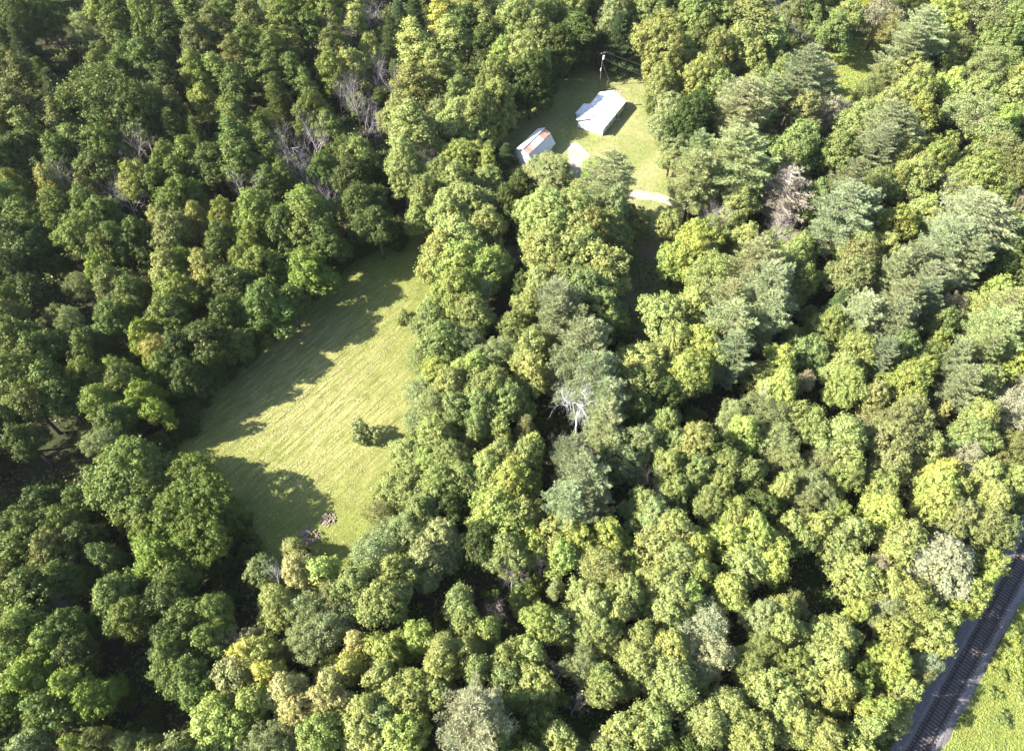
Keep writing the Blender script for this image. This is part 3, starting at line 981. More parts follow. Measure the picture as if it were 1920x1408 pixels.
DATA = """Bd -128.5 185.6 5.2 18.5;Td -135.4 193.7 3.6 16.8;Bm -124 189.3 4.8 17.7;Gs -114.6 187.4 3.4 13.3;Tq -109.3 189.9 3.2 16.1;Te -108.4 195 3.5 16.5;
Tm -104 184.2 3.3 16.4;Bm -95.6 187.4 5.3 18.5;Tm -97.5 171.5 2.8 15.4;Td -89 182.1 3.5 16.6;Tm -85.4 190.5 3.9 17.2;Te -80.8 177.3 3.3 16.2;
Te -77.9 182.8 3.1 16;Tm -77.2 194.4 3.2 16.2;Te -68.9 185.6 3.5 16.7;Gs -66.7 196.5 3.5 13.5;Bq -58.4 190.9 5.3 18.7;Bq -50.4 192 4.9 17.7;
Tm -59.1 184.2 3.3 16.4;Bm -53.2 183.5 3.8 15.6;Dp -47.4 185.7 2.9 13.6;Tm -67.2 176.4 2.8 15.5;Tm -60 173.1 2.8 15.4;Sd -55.7 180.1 2.9 14.3;
Te -46 175.6 2.8 15.5;Bq -44.8 164.7 3.6 15.2;Sd -125.7 177.5 3.8 16.3;Sm -131.3 179.2 2.9 14.3;Be -123.8 164.6 4 16.1;Te -119.9 163.2 2.9 15.7;
Sm -114.6 163.1 3.2 15;Sd -109.6 157.1 3.5 15.8;Be -122.7 155.2 2.6 13.3;Te -114.8 148.4 3.4 16.4;Tm -101.6 165.1 2.2 14.6;Tm -96.2 164.3 2.7 15.3;
Tm -91.5 167.5 3.2 16.1;Sd -86.5 170.2 3.7 16.1;Td -83.5 159.4 2.9 15.6;Tq -77.1 163.9 2.9 15.7;Tq -72.8 163.4 3.3 16.3;Bq -73.2 154.4 3.1 14.1;
Te -69.2 169.1 3.2 16.1;Bm -67.3 160.2 3.6 15.1;Tm -62.4 162 2.7 15.3;Tm -58.7 163.5 2.7 15.3;Tm -53.7 163.5 2.7 15.3;Tm -49.6 157.5 2.6 15.2;
Sm -55.7 155.7 3.5 15.8;Bm -46.3 148.6 3.8 15.7;Dp -42.4 156.7 2.6 13.2;Gm -92.8 148.1 7.5 21.6;Bd -86.4 145 5.8 19.7;Bl -84.3 153.7 3.1 14.1;
Te -79.5 150.4 2.5 15;Sm -82.8 148.5 2.6 13.7;Sm -78.1 143.1 3 14.5;Tm -64.7 146.9 3 15.8;Tm -62.7 137.6 2.9 15.6;Gm -58.4 146.2 3 12.5;
Tm -55.4 137.4 2.5 15;Dp -50.7 137.1 3.7 14.9;Dp -45.6 137.3 4.5 16.2;Dp -44.5 129 3.6 14.7;Tm -41 140.7 2.5 15;Bm -41.8 130.4 2.4 12.8;
Te -104.1 145.1 2.8 15.4;Bm -114.8 141.9 3.8 15.5;Tm -109.6 140.3 3.3 16.3;Bd -111.6 131.7 3.6 15.2;Bd -109.2 134.2 3.3 14.5;Bm -101 133.5 3.6 15.3;
Tm -97.6 137.1 2.7 15.3;Bm -92.3 136.7 3.7 15.4;Dp -83.8 135.2 3.7 14.9;Bm -76.7 133.5 2.8 13.7;Sm -71.4 139.8 2.9 14.4;Bm -71.7 133.5 3.2 14.5;
Bd -66.1 130.4 3.2 14.4;Bm -60 129.9 4 16;Bd -90.3 128 3.6 15.1;Bl -98.8 124.5 3.1 14.3;Dt -94.8 124.9 3.9 15.3;Be -91.2 122.1 2.7 13.5;
Bq -80.6 124.5 3.5 15.1;Bm -76.9 123.3 3.1 14.3;Bm -73.2 128 2.8 13.6;Bm -69.6 119.9 3.5 14.9;Dp -81.7 119.5 3.1 13.9;Dp -57.9 119.9 4.2 15.8;
Tm -51.5 123.3 2.3 14.8;Bm -50.2 128 2.4 12.8;Bq -107.1 123.9 2.8 13.5;Bm -104.6 116.6 3.8 15.6;Bm -100.2 113.3 3.4 14.8;Bm -94.2 115.5 3.4 14.8;
Bq -94.8 112.7 2.6 13.3;Bm -89.3 117.1 3.1 14.1;Bm -84.6 112.8 3.4 14.8;Bq -87 107.5 3.3 14.6;Bl -71.9 112.2 3 14;Be -68.2 108.1 3.7 15.4;
Bl -65.3 114.8 2.3 12.6;Bq -59.8 114.3 2.7 13.3;Bq -53.2 113.9 3.8 15.5;Bq -52 107.5 3.3 14.6;Bq -42.4 115 4.1 16.3;Bq -41.7 108.6 4 16.1;
Bm -46.1 108.6 4 16.1;Bm -76.1 108.5 3 13.9;Bm -80 106.9 2.9 13.9;Bm -82.7 105.4 2.6 13.1;Bm -58.1 106.5 3.3 14.6;Bd -100.1 106 3.6 15.3;
Bd -95.7 104.8 2.6 13.1;Bm -37.9 106.5 3.3 14.6;Dp -39.7 121.5 2.3 12.7;Tg -43.5 195.9 3.5 16.5;Dp -38.6 194.8 3 13.8;Ty -41 188.5 2.4 14.9;
Sg -29.8 189.7 3.4 15.6;Sd -31.8 183.5 2.9 14.4;Sg -26.7 198.1 2.5 13.6;Dp -44 185.7 2.4 12.9;TY -18.5 190.8 3.2 16.1;Ty -14.8 197.3 3.3 16.2;
Ty -9.3 194.7 3.6 16.8;Bd -11.9 185.1 4.3 16.6;Ty -24.5 175 4.2 17.7;Ty -15.8 176.6 3.7 17;Ty -23.7 157.6 3.1 15.9;By -37.3 177.9 2.4 12.7;
By -40.3 167.1 3.6 15.3;Dp -33.6 165.8 2.7 13.4;Dp -29.2 162.7 2.7 13.3;Dp -37 152 4.3 15.9;Dp -34.2 143.2 4.6 16.4;Tg -19.3 164.3 2.7 15.3;
Gg -14.5 165.1 3.2 12.9;Tg -13.1 156 2.6 15.2;Tg -7.1 182.5 2.7 15.4;Bd -6.9 174.9 4.2 16.4;By 1.5 186.3 5.7 19.4;By 3.3 169.3 5.5 17;
Bv -2.2 171 3.7 15.4;Bg -4.3 159.1 4.4 17;Bd 4.5 159.9 4.9 17;Bg 9.3 189.5 4.4 16.7;Bd 11.3 177.5 3.8 15.5;By 16.2 193.1 4.4 16.8;
Td 16.7 181.6 3.3 16.3;Bd 22 196.4 3 14;Bs 27.2 189.5 4.4 16.7;Sd 27.8 181.7 3.8 16.4;Bg 32.6 194.2 3.9 15.9;By 37 191.8 5.3 18.7;
Bg 43.4 194.9 4.4 16.9;By 37.1 171 6.8 21.6;By 41.8 170.9 4.1 16.2;By 36.3 159.4 4 16;Bs 37.8 151 4.8 13;Bs 37.8 143 4.5 11;Bs 36.6 137.4 3.1 8;
By -26.8 148 3.4 14.8;Ty -23.6 141.1 3.7 17;Bs -17.6 148.8 2.6 13.2;By -12.7 146.6 3.4 14.8;By -5.6 149.4 3.9 10;By -6.4 145.1 3.4 8.5;
By -24.1 131.7 3.6 15.2;Dt -18.5 130.4 2.4 12.9;Bv -11.6 137.2 4.4 10;Bg -15 126.8 3.2 14.3;Bg -11.7 123.9 3.5 15;Bg -22.8 125.7 3.5 15.1;
Bg -18.4 119.9 3.5 14.9;Bg -5.6 127.7 4 10;Sd -1.4 142 2.2 6;Bd -1.5 117.6 3.1 14.1;Bd 1.6 122.7 2.7 13.5;Bs 9.2 133 5.6 7.5;Bv 19.4 135.8 3.3 6;
Pb 21.1 121.2 3.5 20;By 15.9 127.3 2.4 8;Bs 21.6 115.2 2.8 16;Bg -18.9 114.9 3 14.1;By -12.6 112.3 4.1 16.2;By -9 115.5 3.8 15.6;By -10.9 106.1 4 16;
By -5.2 110.6 3.3 14.7;By 6.7 111.3 4.8 17.6;By 12.6 111.3 4.8 17.6;By 7.7 105.1 4 16;By 15 107.2 4.4 16.7;Bg 19.3 109.6 3.7 15.4;
Bg -34.2 134.2 2.9 13.7;Bd -37.3 135.4 2.5 12.9;Bd -34.4 124.5 3.5 15.1;Bd -31.5 128.6 2.8 13.6;Bd -31.7 115.5 3.8 15.6;Bd -27.5 110.6 3.3 14.7;
Hd -25.1 114.2 2.4 3.1;Hg -26.4 119.5 2 2.6;Bd 1 158.4 3.6 9;Bd 6.5 164.5 3.7 9;Bd 10.3 171.5 3.7 10;Bd 14.4 178.2 3.8 10;Bd 18 181.9 3.4 9;
Bd 23 184.5 2.9 9;Bg -7.6 148.8 3.8 17;Bg -3.8 151.7 3.9 17;Bg 6.7 180.2 4.2 17;Bg 48.4 190.9 5.3 18.7;Bg 54.5 191.3 4.4 16.8;Bg 49.3 181.8 3.8 15.6;
Ty 62.8 185.3 5.2 19.4;By 66.9 181.8 3.8 15.6;By 51.4 172.4 4.6 17.2;By 57.6 175.8 4.2 16.4;By 61.4 171.9 3.2 14.5;Bg 67.9 167.3 2.7 13.5;
Bg 59.7 159.4 3.5 15.1;By 46 160.8 4.4 16.9;Bg 49.7 155.7 3.9 15.9;Bd 41.9 145.1 4.6 17.2;Pb 52.2 142.8 4.5 22;Pv 47.5 123.9 5.4 22.7;
Pv 59.5 149.7 3.4 18.8;Pb 67.4 155.3 5.2 22.3;Pb 76.2 161.6 2.9 15;Bg 84.3 183.7 3.7 15.5;By 89.6 190.5 3.9 15.8;By 81.8 192 2.5 12.9;
Hs 78.5 186.3 3 3.9;Gs 76.3 193.8 3.5 13.4;Bd 81.4 197 4 15.9;Bv 96.6 196.4 3 14;Gt 99.2 191.5 4.9 16.3;Go 100 186.4 3.5 13.5;Pb 101.8 174.6 4.6 21.2;
Pb 97.4 168.2 4.1 20.1;Bd 108.8 194.2 3.9 15.9;Pb 114.9 196.1 2.5 17;Bv 114.5 188.6 4.4 16.7;Gs 123.7 187.6 6.2 19;Bg 128.3 182.2 5.2 18.4;
By 124.1 197 4 15.9;Bg 137.4 194.2 3.9 15.9;Go 112.9 175.3 4.2 14.9;Bd 107 168 2.7 13.5;Gs 92.5 166.1 2.7 11.8;Go 87.2 160.9 2.7 11.9;
Hd 96.4 170.7 2.4 3.1;By 97.5 164 3.6 15.2;By 96.8 156.4 4.4 16.7;Bv 106.7 159.4 3.5 15.1;Gs 117.1 167.2 4.5 15.6;Gy 123.2 168.1 4.1 14.7;
By 125.5 162.5 3.1 14.3;By 111.7 154.2 4.3 16.7;By 117 152.1 4.3 16.6;Gs 107.4 146.2 4.7 15.8;Bv 112.1 143.2 3.8 15.5;Bg 118.9 146 3 13.9;
Bo 67.4 147.2 3.8 15.6;Gt 75 149.6 3.5 13.4;By 80.7 144.5 3.8 15.6;By 87.8 148.6 3.8 15.7;Bv 93.1 145.8 4.2 16.4;Pb 82.9 137.7 4.1 20.1;
Pb 80 132 3.2 18.4;Pb 86.7 137 3.3 18.5;Bg 64.3 136 4.1 16.1;Bg 60.7 128.6 4 15.9;Bg 72.4 133.5 3.6 15.3;By 86.6 132.9 3.2 14.5;
Bv 93.2 130.5 4.4 16.8;By 86.9 125.7 3.5 15.1;Bv 98.9 122.8 4.6 17.3;By 100.9 131.1 3.2 14.4;Gs 108.8 135 3.7 13.9;Go 112.6 132.5 3.3 13;
Dp 92.2 121.7 3.1 14;Hd 99.2 123.9 2.4 3.2;Pk 56.6 119.2 4.2 17;Dp 52.5 108.8 3.3 14.3;Pv 39.7 128.4 3.5 19.1;Pv 38.3 121.4 3.8 19.7;
Dp 42.9 114.9 2.7 13.3;By 47.3 117.1 3.1 14.1;Gs 41.1 111.7 2.6 11.8;Bv 36.4 106 3.6 15.3;By 46.7 106.9 2.9 13.9;Bg 63.5 118.2 3.4 14.9;
Pb 69.4 119.6 3.4 18.9;Pb 66 110.6 4 20.1;Pb 70.7 112.4 3 18;Gs 78.4 123 3.5 13.6;By 83 124.5 2.8 13.5;Bv 78.6 111.6 3 14;By 85.3 114.9 3 14.1;
Bg 103.7 120.4 3.1 14.2;Gt 108.3 119.4 2.3 11.2;Pb 88.9 106.1 4.7 21.3;Bg 98.9 109.6 3.3 14.7;By 103.4 109 3 13.9;By 58.2 105.4 2.6 13.1;
By 69.1 104.4 2.9 13.8;By 74.6 104.8 2.6 13.1;Bd -98.4 99.5 2.9 13.7;Bd -91.7 93.3 2.4 12.9;Bm -96.7 92.3 2.1 12.2;Be -93.2 87.1 2.7 13.4;
Bm -89 80.6 3.6 15.2;Bm -83.4 77.8 3.6 15.1;Bm -84.8 72.6 4.1 16.2;Bm -79.8 71.6 3.5 14.9;Bm -81.3 67.1 3.4 14.8;Bm -77.3 68.7 2.8 13.6;
Bd -84.5 63.3 2.7 13.5;Bd -80.1 60.5 2.7 13.4;Gs -82.9 87.8 2.1 10.6;Bc -80.9 99 2.5 13;Gs -83.6 96.1 2.1 10.8;Be -76.3 94.4 3.1 14.3;
Bm -72.4 92.5 2.8 13.6;Bl -67.1 99.1 3.2 14.4;Bc -64.7 100.9 2.5 13;Bl -60 99.1 3.2 14.4;Bl -58.5 94.1 2.1 12.2;Bq -62.8 92.1 3.1 14.2;
Bm -63.7 86.8 3 14.1;Bq -53.7 100.4 2.5 13;Bq -49 99.6 3.2 14.4;Bd -52.7 94 3.5 15;Bc -39.9 99 3.9 13;Bm -42.3 91.5 3.1 12;Bm -46.4 88.6 3.4 14.8;
Bd -52.7 86.4 3.4 14.7;Bm -74.1 85.8 2.7 13.4;Bm -71.7 87.5 2.4 12.8;Bc -66.8 81.6 2.7 13.3;Bl -62.8 79.1 2.6 13.2;Bq -61.4 75.8 2.3 12.5;
Bm -76.9 79.9 2.6 13.3;Sd -75.1 81.2 2.3 13.1;Bq -70 75.6 1.9 11.9;Bq -74.9 73.9 2.6 13.1;Bq -70.1 68.7 2.8 13.6;Bm -67.1 72.1 2.9 13.7;
Bc -63.3 69.3 2.5 13;Bc -60.3 66.5 1.9 11.7;Bm -66.9 64.9 2.5 12.9;Gs -67.4 61 2.4 11.4;Hd -67.9 67.1 2.3 2.9;Bd -59 78.1 3.2 14.5;
Bd -54.4 79.8 3.6 15.2;Bm -50.7 81.8 3.3 11;Bd -56.8 73.5 2.6 13.1;Bd -55 76.2 2 8;Hd -61 71.7 2.3 3;Hd -57.2 73.1 1.7 2.2;Bm -60.5 53 5.5 14;
By -13.5 101.7 3.9 15.9;Bv -10.6 99.2 3.9 15.8;Bv -5.6 97.3 3.5 15;Bv -2.5 100.9 2.5 13;Bv -10.3 92.3 3.8 15.6;By -6.7 87.2 3 14.1;
Dp -4.1 93 1.8 11.8;Bg -15.1 87.5 3.1 10;Bg -12.5 81.3 3 13.9;By -15.4 91.7 2.5 9;Hg -21.6 93.3 1.6 2.1;Bg 0.1 85.3 2.4 12.7;By 4.9 93.9 3.1 14.3;
By 3.5 90.6 2.4 12.8;By 6.1 101.2 4.3 16.5;By 12.1 100.8 4.6 17.2;By 16.2 97.9 4.2 16.4;Bg 13.7 91.4 4.1 16.2;Bg 16.3 87.3 3.4 14.8;
Bd 1.8 95.9 1.8 11.5;Pb 8.7 86 3.7 19.3;Pb 7.6 82.5 3.3 18.6;Pb 12 83 2.3 16.6;Pb 12.7 75.3 3.8 20;Pb 13.8 70.5 3.7 19.4;Pb 10.1 73.2 2.8 17.7;
Dw 11.5 66.5 3.6 19;Pb 16.2 65.8 2.7 17.5;Pb 14.8 62.4 2.4 16.8;By 3.9 77.8 3.6 15.1;By 3.9 73.4 3.2 14.4;Gs -2.6 79.5 2.6 11.8;Gs -7.9 81.2 2.7 11.8;
Bv -7 75.1 2.6 13.2;Bg -3.7 70.1 3.4 14.9;Bg -0.6 68 2.8 13.6;Bg -5.5 66.9 2.8 13.6;Bv -13.4 76.1 2.9 10;By -10.7 71.3 2.8 13.7;Gy -16.8 80 2.5 7;
Gs -16.5 72.3 2.8 8;Gs -16.9 67.3 2.6 7;Gs -13.8 68 2.8 12.1;Bg -9.9 67.1 2.5 13;Bg -12.6 61.2 2.7 13.4;Bg -6 62.8 2.4 12.9;Bg -1.8 62.3 2.1 12.3;
So 2.5 62.9 1.9 12.1;Bv 3.4 59.6 2.1 12.2;By 2.1 56.8 2.7 13.3;By -1.7 57.1 2.7 13.3;By -4 54.3 2.9 13.8;Bv 0 52.5 3.2 14.3;Bv -14.2 58.6 2.3 9;
Bg -10 56.8 2.7 13.3;Bg -16.3 56.2 2 7;Bg -11.5 52.7 2.9 13.8;Bg -8.1 53.5 2.6 13.2;Pb 9 55.7 2.9 17.8;Pb 11.4 52.3 3.1 18.2;Dw 7.6 59.8 1.5 11.4;
Bs 16.9 60 2.4 12.8;Bs 21 59.8 2.7 13.4;Bs 18.4 57 2.4 12.7;Bg 25.6 63.3 2.7 13.5;Bg 26.8 59.7 2.4 12.8;Dt 22.2 53.2 2 12.3;Bg 25.9 55.5 2.6 13.3;
Bg 26 51.8 2.3 12.6;By 28 84.9 4 16;By 29.1 79.4 3.6 15.2;By 22.7 74.3 3.5 15;By 26 76.7 2.6 13.2;Bg 21.9 69.7 3.4 14.9;By 20.2 73.5 2.6 13.1;
Bd 25.7 69.2 3.1 14.2;Bd 21 65.7 2.5 12.9;Bv 32.7 102.9 2.5 13.1;Bv 29 73.4 3.2 14.4;Hv 19.3 87.8 1.1 1.4;Hg 22.2 88.3 1 1.3;Hg 23.2 84.2 1.2 1.6;
Bv 35.9 102.1 3.6 15.2;Gy 38.2 95.7 4.2 14.9;By 33.6 87 3.7 15.4;Bv 33.5 79.4 3.6 15.2;Bv 31.3 73.1 3.5 15;Pb 45.7 95 4.1 20.3;Pb 38.9 87.5 3 18;
Pb 47.3 90.4 3.7 19.4;Pb 45.8 84.9 3 18;Pb 38.7 81.3 3.3 18.5;Pb 38.5 75.5 2.9 17.7;By 53 98.6 2.8 13.7;Bg 56.2 102.5 3.2 14.5;Bg 55.8 95.2 2.8 13.6;
Bo 68.2 100.2 3.9 15.8;Bo 65.2 96.3 3.5 15;Pb 71.8 95 2.8 17.6;Pb 76.5 97.3 2.5 16.9;Pb 82.4 99.3 4.5 21.1;Pb 86.9 97.6 3.5 19;Pb 76.8 92.3 2.7 17.5;
Pb 70.7 86.7 3.3 18.7;Pb 68.3 84.4 2.7 17.3;Pb 76 88.7 2.7 17.4;Pb 63.2 85.2 2.7 17.3;Sg 61.3 89.9 2.4 13.3;Bg 58.7 84.5 2.7 13.4;
Hv 68.9 97.3 1.8 2.4;Gy 63.2 83.3 2.7 11.9;By 62.6 79.1 2.6 13.2;By 53.6 78.9 2 12;Bv 47.8 76.4 2.9 13.8;Bv 46.7 71.3 2.8 13.7;Gt 51.8 73.4 1.8 10.1;
Dw 43.6 70.8 1.4 11.3;Gs 37.5 66.2 2.2 10.9;Bv 39.1 62.1 2.4 12.9;Gs 44 65.8 2.8 12.1;Gs 44.2 61.4 2.4 11.4;Gs 44.9 57.6 2.4 11.3;
Bg 47.7 65.4 1.9 11.7;Bg 50.2 63.9 2.4 12.9;By 58 75.1 2.6 13.2;Bv 58 71 2.8 13.7;Pb 65 76.3 1.9 15.9;Bg 69.7 78.4 2.9 13.9;Bo 62.1 69.3 2.5 13;
Bv 68.3 71.1 3.1 14.3;Bv 72.1 74.6 2.3 12.5;Bo 67.9 66.7 2.5 13;Bo 65.1 63.8 3 14.1;Bo 61.7 59.7 3.3 14.6;Bo 68.2 63.9 2.4 12.9;Bk 73.4 66.5 1.4 10.8;
Pb 77.3 75.3 2.2 16.5;Pb 75.6 70 2.5 17;Bg 74.6 77.7 2 11.9;Bv 77.5 81.4 1.5 11;Gt 83.4 89.4 2.8 12;Bg 79.3 84.9 2.7 13.4;By 86.6 88.4 2.7 13.5;
Pv 88.1 85 3.3 18.6;Pv 85.5 80 3.2 18.5;Pv 82.1 76.6 2.6 17.1;Bd 94.2 99.5 2.9 13.7;By 97.7 102.9 2.9 13.8;Bg 99.6 99 2.5 13;Bv 92.7 94.1 2.1 12.2;
Bv 90 76.8 2.9 13.8;By 82.3 71.7 2.8 13.7;Gt 88.2 70.8 2.5 11.6;Gt 84.4 66.3 3.1 12.7;By 77.8 63.9 3.3 14.7;By 75.5 61.5 2.7 13.4;Go 82.7 60 2.4 11.3;
By 68.3 58.9 2.1 12.2;Gt 74.2 57.6 2.4 11.3;By 75.6 54.7 2.3 12.7;BY 68.8 54.5 2.2 12.4;BY 67.3 51.8 2.3 12.6;BY 70.6 52.1 1.7 11.5;
By 79.4 54 2.3 12.7;Dw 56.8 62.5 1.7 11.7;Ty 53.8 60.2 2.4 14.8;By 53.4 56.9 2.1 12.2;Gs 59.8 62.6 1.7 9.9;Gs 51.1 57.3 2.4 11.3;
Gs 47.8 52.5 2.6 11.7;Bg 53.7 54.5 2.6 13.3;By 58.9 52.8 1.8 11.5;By 29.7 59.1 3.3 14.5;Bd 33.5 58.5 2.1 12.2;Bg 29.2 54.8 2.6 13.3;
Bg 34.2 55.3 2.9 13.8;Bg 37.5 53.9 2.6 13.2;By 42.8 52.1 2.3 12.6;Bg 32.8 51.6 2.6 13.2;Bn -50.7 48.3 8.1 12.5;Hd -45.4 49.1 2.7 3.5;
Bm -72.2 44.3 3 14.1;Bm -68.4 45.1 2.5 13;Bm -73.5 41.5 2.7 13.5;Be -68.2 40.8 3 14;Bd -64.4 43.1 2.5 13;Bd -60.8 40.9 2.2 12.4;
Ge -74.7 38.2 2.4 11.4;Bm -69.5 36.2 2.9 13.8;Bm -66.1 37.8 2.4 12.8;Bc -52.1 39.8 2.7 13.4;Bm -49.4 37.5 2.4 12.8;Bm -57 34.3 2.9 13.8;
Bm -54.4 31.7 2.3 12.7;Bd -49.6 33.9 2.1 12.2;Bm -72.5 33.9 2.1 12.2;Gt -66.3 34.8 1.3 9.2;Bq -67.8 31 2.8 13.7;Bq -69.5 29.1 2.6 13.1;
Bq -64.2 28.6 2.5 13.1;Bm -62.3 30.2 2.1 12.1;Bd -59.9 26.7 2.3 12.5;Bq -68.2 26 2.3 12.5;Bc -65.2 22.5 2.9 13.9;Bc -59.1 22.1 2.7 13.4;
Bc -55.7 21 2.4 12.9;Bm -66.8 20.1 2.4 12.8;Bm -61.6 19 2.6 13.3;Bq -56.9 15.7 1.4 10.9;Be -54 16.3 1.3 10.6;Gs -51.1 15.9 1.2 8.9;
Bs -61.9 15.2 1.9 11.8;Bm -42.9 32.7 2.3 12.7;Bm -45.8 31.3 2.1 12.2;Bm -42.2 28.8 2.5 13.1;Bd -47.5 28.7 2 12.1;Bm -46.4 26.1 2.8 13.5;
Bm -43.6 24.5 2.5 13;Bm -42.6 22.3 2 11.9;Hd -46.1 40.7 2.3 3;Hd -43.6 36.7 2 2.5;Ty -34.5 44 1.3 6;Bd -32.9 43.3 1.1 4;Dw -35.7 37.8 1.6 11.6;
Bk -31.3 38.3 2.4 12.8;Bv -28.4 38.2 2.2 12.3;By -33.2 33.7 2.4 12.7;Gs -29.2 32.9 2.9 12.3;Gs -26.2 29.8 2.8 12.2;Gs -29.7 28.6 2.6 11.6;
Gs -26.5 34.9 2.4 11.3;Gt -36.7 28.9 1.8 10.1;Dp -39 28.1 1.5 11.5;BY -37.1 26.2 2.3 12.5;BY -34.6 26.8 2 12;Bk -37.5 23.9 2 12;BY -33.3 24.1 2 12;
Bk -30.3 21.9 2.4 12.9;Bk -28.1 19.5 2.4 12.8;Bv -38.7 20.1 2.4 12.8;Bv -38.9 17.7 2.2 12.3;Bv -34.4 20.2 2.2 12.4;Bv -35.7 17.6 1.7 11.4;
Gs -32 16.4 2.4 11.3;Br -24.9 20.3 2.4 12.9;Bk -24.4 22.7 2 12;Bv -24.7 17.1 2.1 12.3;Hd -56.2 31 1.6 2.1;Hd -50.9 19.7 2 2.7;Hd -55.1 22.9 1.6 2;
Gs -20.3 47.4 2.6 11.6;Gs -16.9 44 3.3 13.2;Bg -14.3 47.5 2.5 13.1;Gs -20.7 40.9 3.3 13.1;Bg -21.9 36.1 3.2 14.3;Bg -17.1 38.1 2.9 13.9;
Bs -13.2 39.8 2.7 13.4;Bs -10.7 43.4 2.5 13;Bd -9.6 48.9 2.3 12.6;Bg -18.4 33.2 3.1 14.2;Bv -2.2 47.4 3.4 14.7;By 1.7 47.5 2.5 13.1;
Bd -4.4 43.4 2.5 13;Bg -1.1 41.8 2.7 13.5;Bv 2.5 42.6 1.7 11.3;Pb 8.4 47.5 2.8 17.6;Pb 11.5 47.8 2.2 16.5;By 7.3 43.8 2.2 12.4;Bv 7.7 40.9 2.2 12.4;
Bv 9.7 43.2 2.2 12.4;Bv 14.2 44.3 2.5 13;Bs 6.5 36.4 1.2 10.4;Go 13.1 39.6 3 12.5;Dp 4.4 40.1 1.2 11;Dp 0 38.3 1.6 11.6;Dt -2.3 33.5 1.6 11.5;
Bg 19.9 49.1 2.6 13.1;Bs 21.8 47.5 2.5 13.1;By 24.4 44.7 2.8 13.5;By 21.5 42.4 2.2 12.4;By 23.9 40.1 2.7 13.4;By 20.8 36.4 2.4 12.8;
By 23.1 34.3 2.9 13.8;By 11 33.3 2.9 13.7;By 16.4 35.1 2.4 12.8;By 14.4 32.8 2.1 12.2;By 12.4 30.2 2.3 12.6;Bg 18.3 29.2 2.1 12.1;By 18 26.5 2 12;
By 17 24.2 1.8 11.5;Bv 3.9 30.8 2.6 13.2;By 6 30 2.1 12.1;By 2.8 27 2 12.1;Bg -7.9 34.1 2.1 12.2;Bg -6.7 31.3 2.1 12.2;By -6 27.2 2.3 12.6;
Bv -3.1 30 2.1 12.1;Bg -5 24.6 2 12;Bg -0.2 26.1 1.8 11.5;Bg -0.7 23.4 2 12;By 3 22.5 2 12;Dt 6.3 24.6 1.1 10.8;Gs 9.9 25.4 2 10.6;Bg 12.5 23.9 2 12;
Bg 12.6 22 2.2 12.4;Dt 8.4 20.5 1.3 11.2;By 22.2 26.9 2.5 13;By 21.3 23.7 2.7 13.4;By 22 21.1 2.2 12.4;Ty -9.5 26.6 1.8 13.8;By -9.9 24.4 2 12;
By -9.8 21.6 2 11.9;Bv -13.4 29.2 1.5 11.1;Bv -17.1 26.7 2.3 12.5;By -17.9 24.1 2 12;By -13.7 21.8 2.2 12.4;Bk -21.7 28.1 1.8 11.6;BY -22 25 2.2 12.5;
By -19.5 19.6 2.7 13.3;Bg -16.5 17.9 2.4 12.8;Bv -14.3 16.9 2.1 12.3;By -19.5 16.7 2.1 12.3;Pw -4.6 17.6 3.5 19;Bg -1.9 15.8 1.9 11.8;
Bg 0.5 21.2 1.7 11.4;Bd 3.4 18.5 1.7 11.4;By 6.2 16.1 1.9 11.8;By 15.7 16.2 2.1 12.3;By 18.6 17.1 2.1 12.3;Hd 9.9 17.7 1.5 2;By 18.5 19.6 1.7 11.4;
Bg 34.4 47.8 2.5 13.1;Bg 30.4 49.1 2.6 13.1;Bd 39.4 48.3 2.3 12.5;Gs 46.1 49.7 2.3 11.1;Bv 32.4 43.2 2.8 13.5;Bv 36.8 43.4 3 14;Bv 38.4 40.7 2.2 12.4;
By 34.5 39.8 2.2 12.3;Bv 27.2 41.1 2.5 12.9;Bv 27.3 37.8 2.4 12.8;Bv 31.7 35.1 2.4 12.8;Bv 25.8 34.5 2.4 12.7;By 42.6 45.4 2 11.9;
By 46.4 45.3 2.2 12.5;Bg 43.9 43.2 1.7 11.3;By 51.2 44.4 2.2 12.5;By 49.5 41.9 1.9 11.9;Bv 51 47.9 1.4 10.9;Bv 57 47.8 2.5 13.1;By 58.8 43 2.7 13.5;
By 57 40.7 2.2 12.4;Gt 53.4 39.3 2.5 11.4;BY 66.6 49.4 2.6 13.1;Bo 68.8 47.1 2.3 12.5;By 75 49.1 2.6 13.1;Bo 72.3 46.1 2.4 12.8;By 75.2 44.9 1.8 11.6;
Bw 63.5 39.5 3.5 15;Bw 62.2 38.5 1.9 11.8;Bv 70.2 39.1 1.5 13;Bv 68.6 36.9 1.3 13;Bv 65.6 34.5 1.6 13;By 50.7 37.6 2.1 12.3;By 55.2 36.1 1.9 11.7;
Gy 56.5 34.2 2.9 12.3;Gs 54.1 32.5 2.4 11.2;Gy 58.8 33.1 2.4 11.2;By 58.6 29.2 2.2 12.4;By 61.1 31.1 1.6 11.1;By 53.8 30 2.1 12.1;Bv 49.7 33 1.6 11.2;
Dw 53.2 32.8 1.1 10.7;Bs 35.7 32.4 2.3 12.7;By 38.8 32.9 1.8 11.7;By 38.3 30.2 2.3 12.6;Gy 34.9 27.8 2.1 10.6;Gy 32.9 25.6 2 10.6;
Gw 27.6 30.3 2.8 12.2;Gw 27.4 26.9 2.5 11.6;Bg 38.9 25.7 1.5 11;By 42.9 29.7 1.6 11.1;By 45.2 28.9 2.3 12.6;By 43.3 25.7 2.5 13;By 43.7 22.4 2.5 12.9;
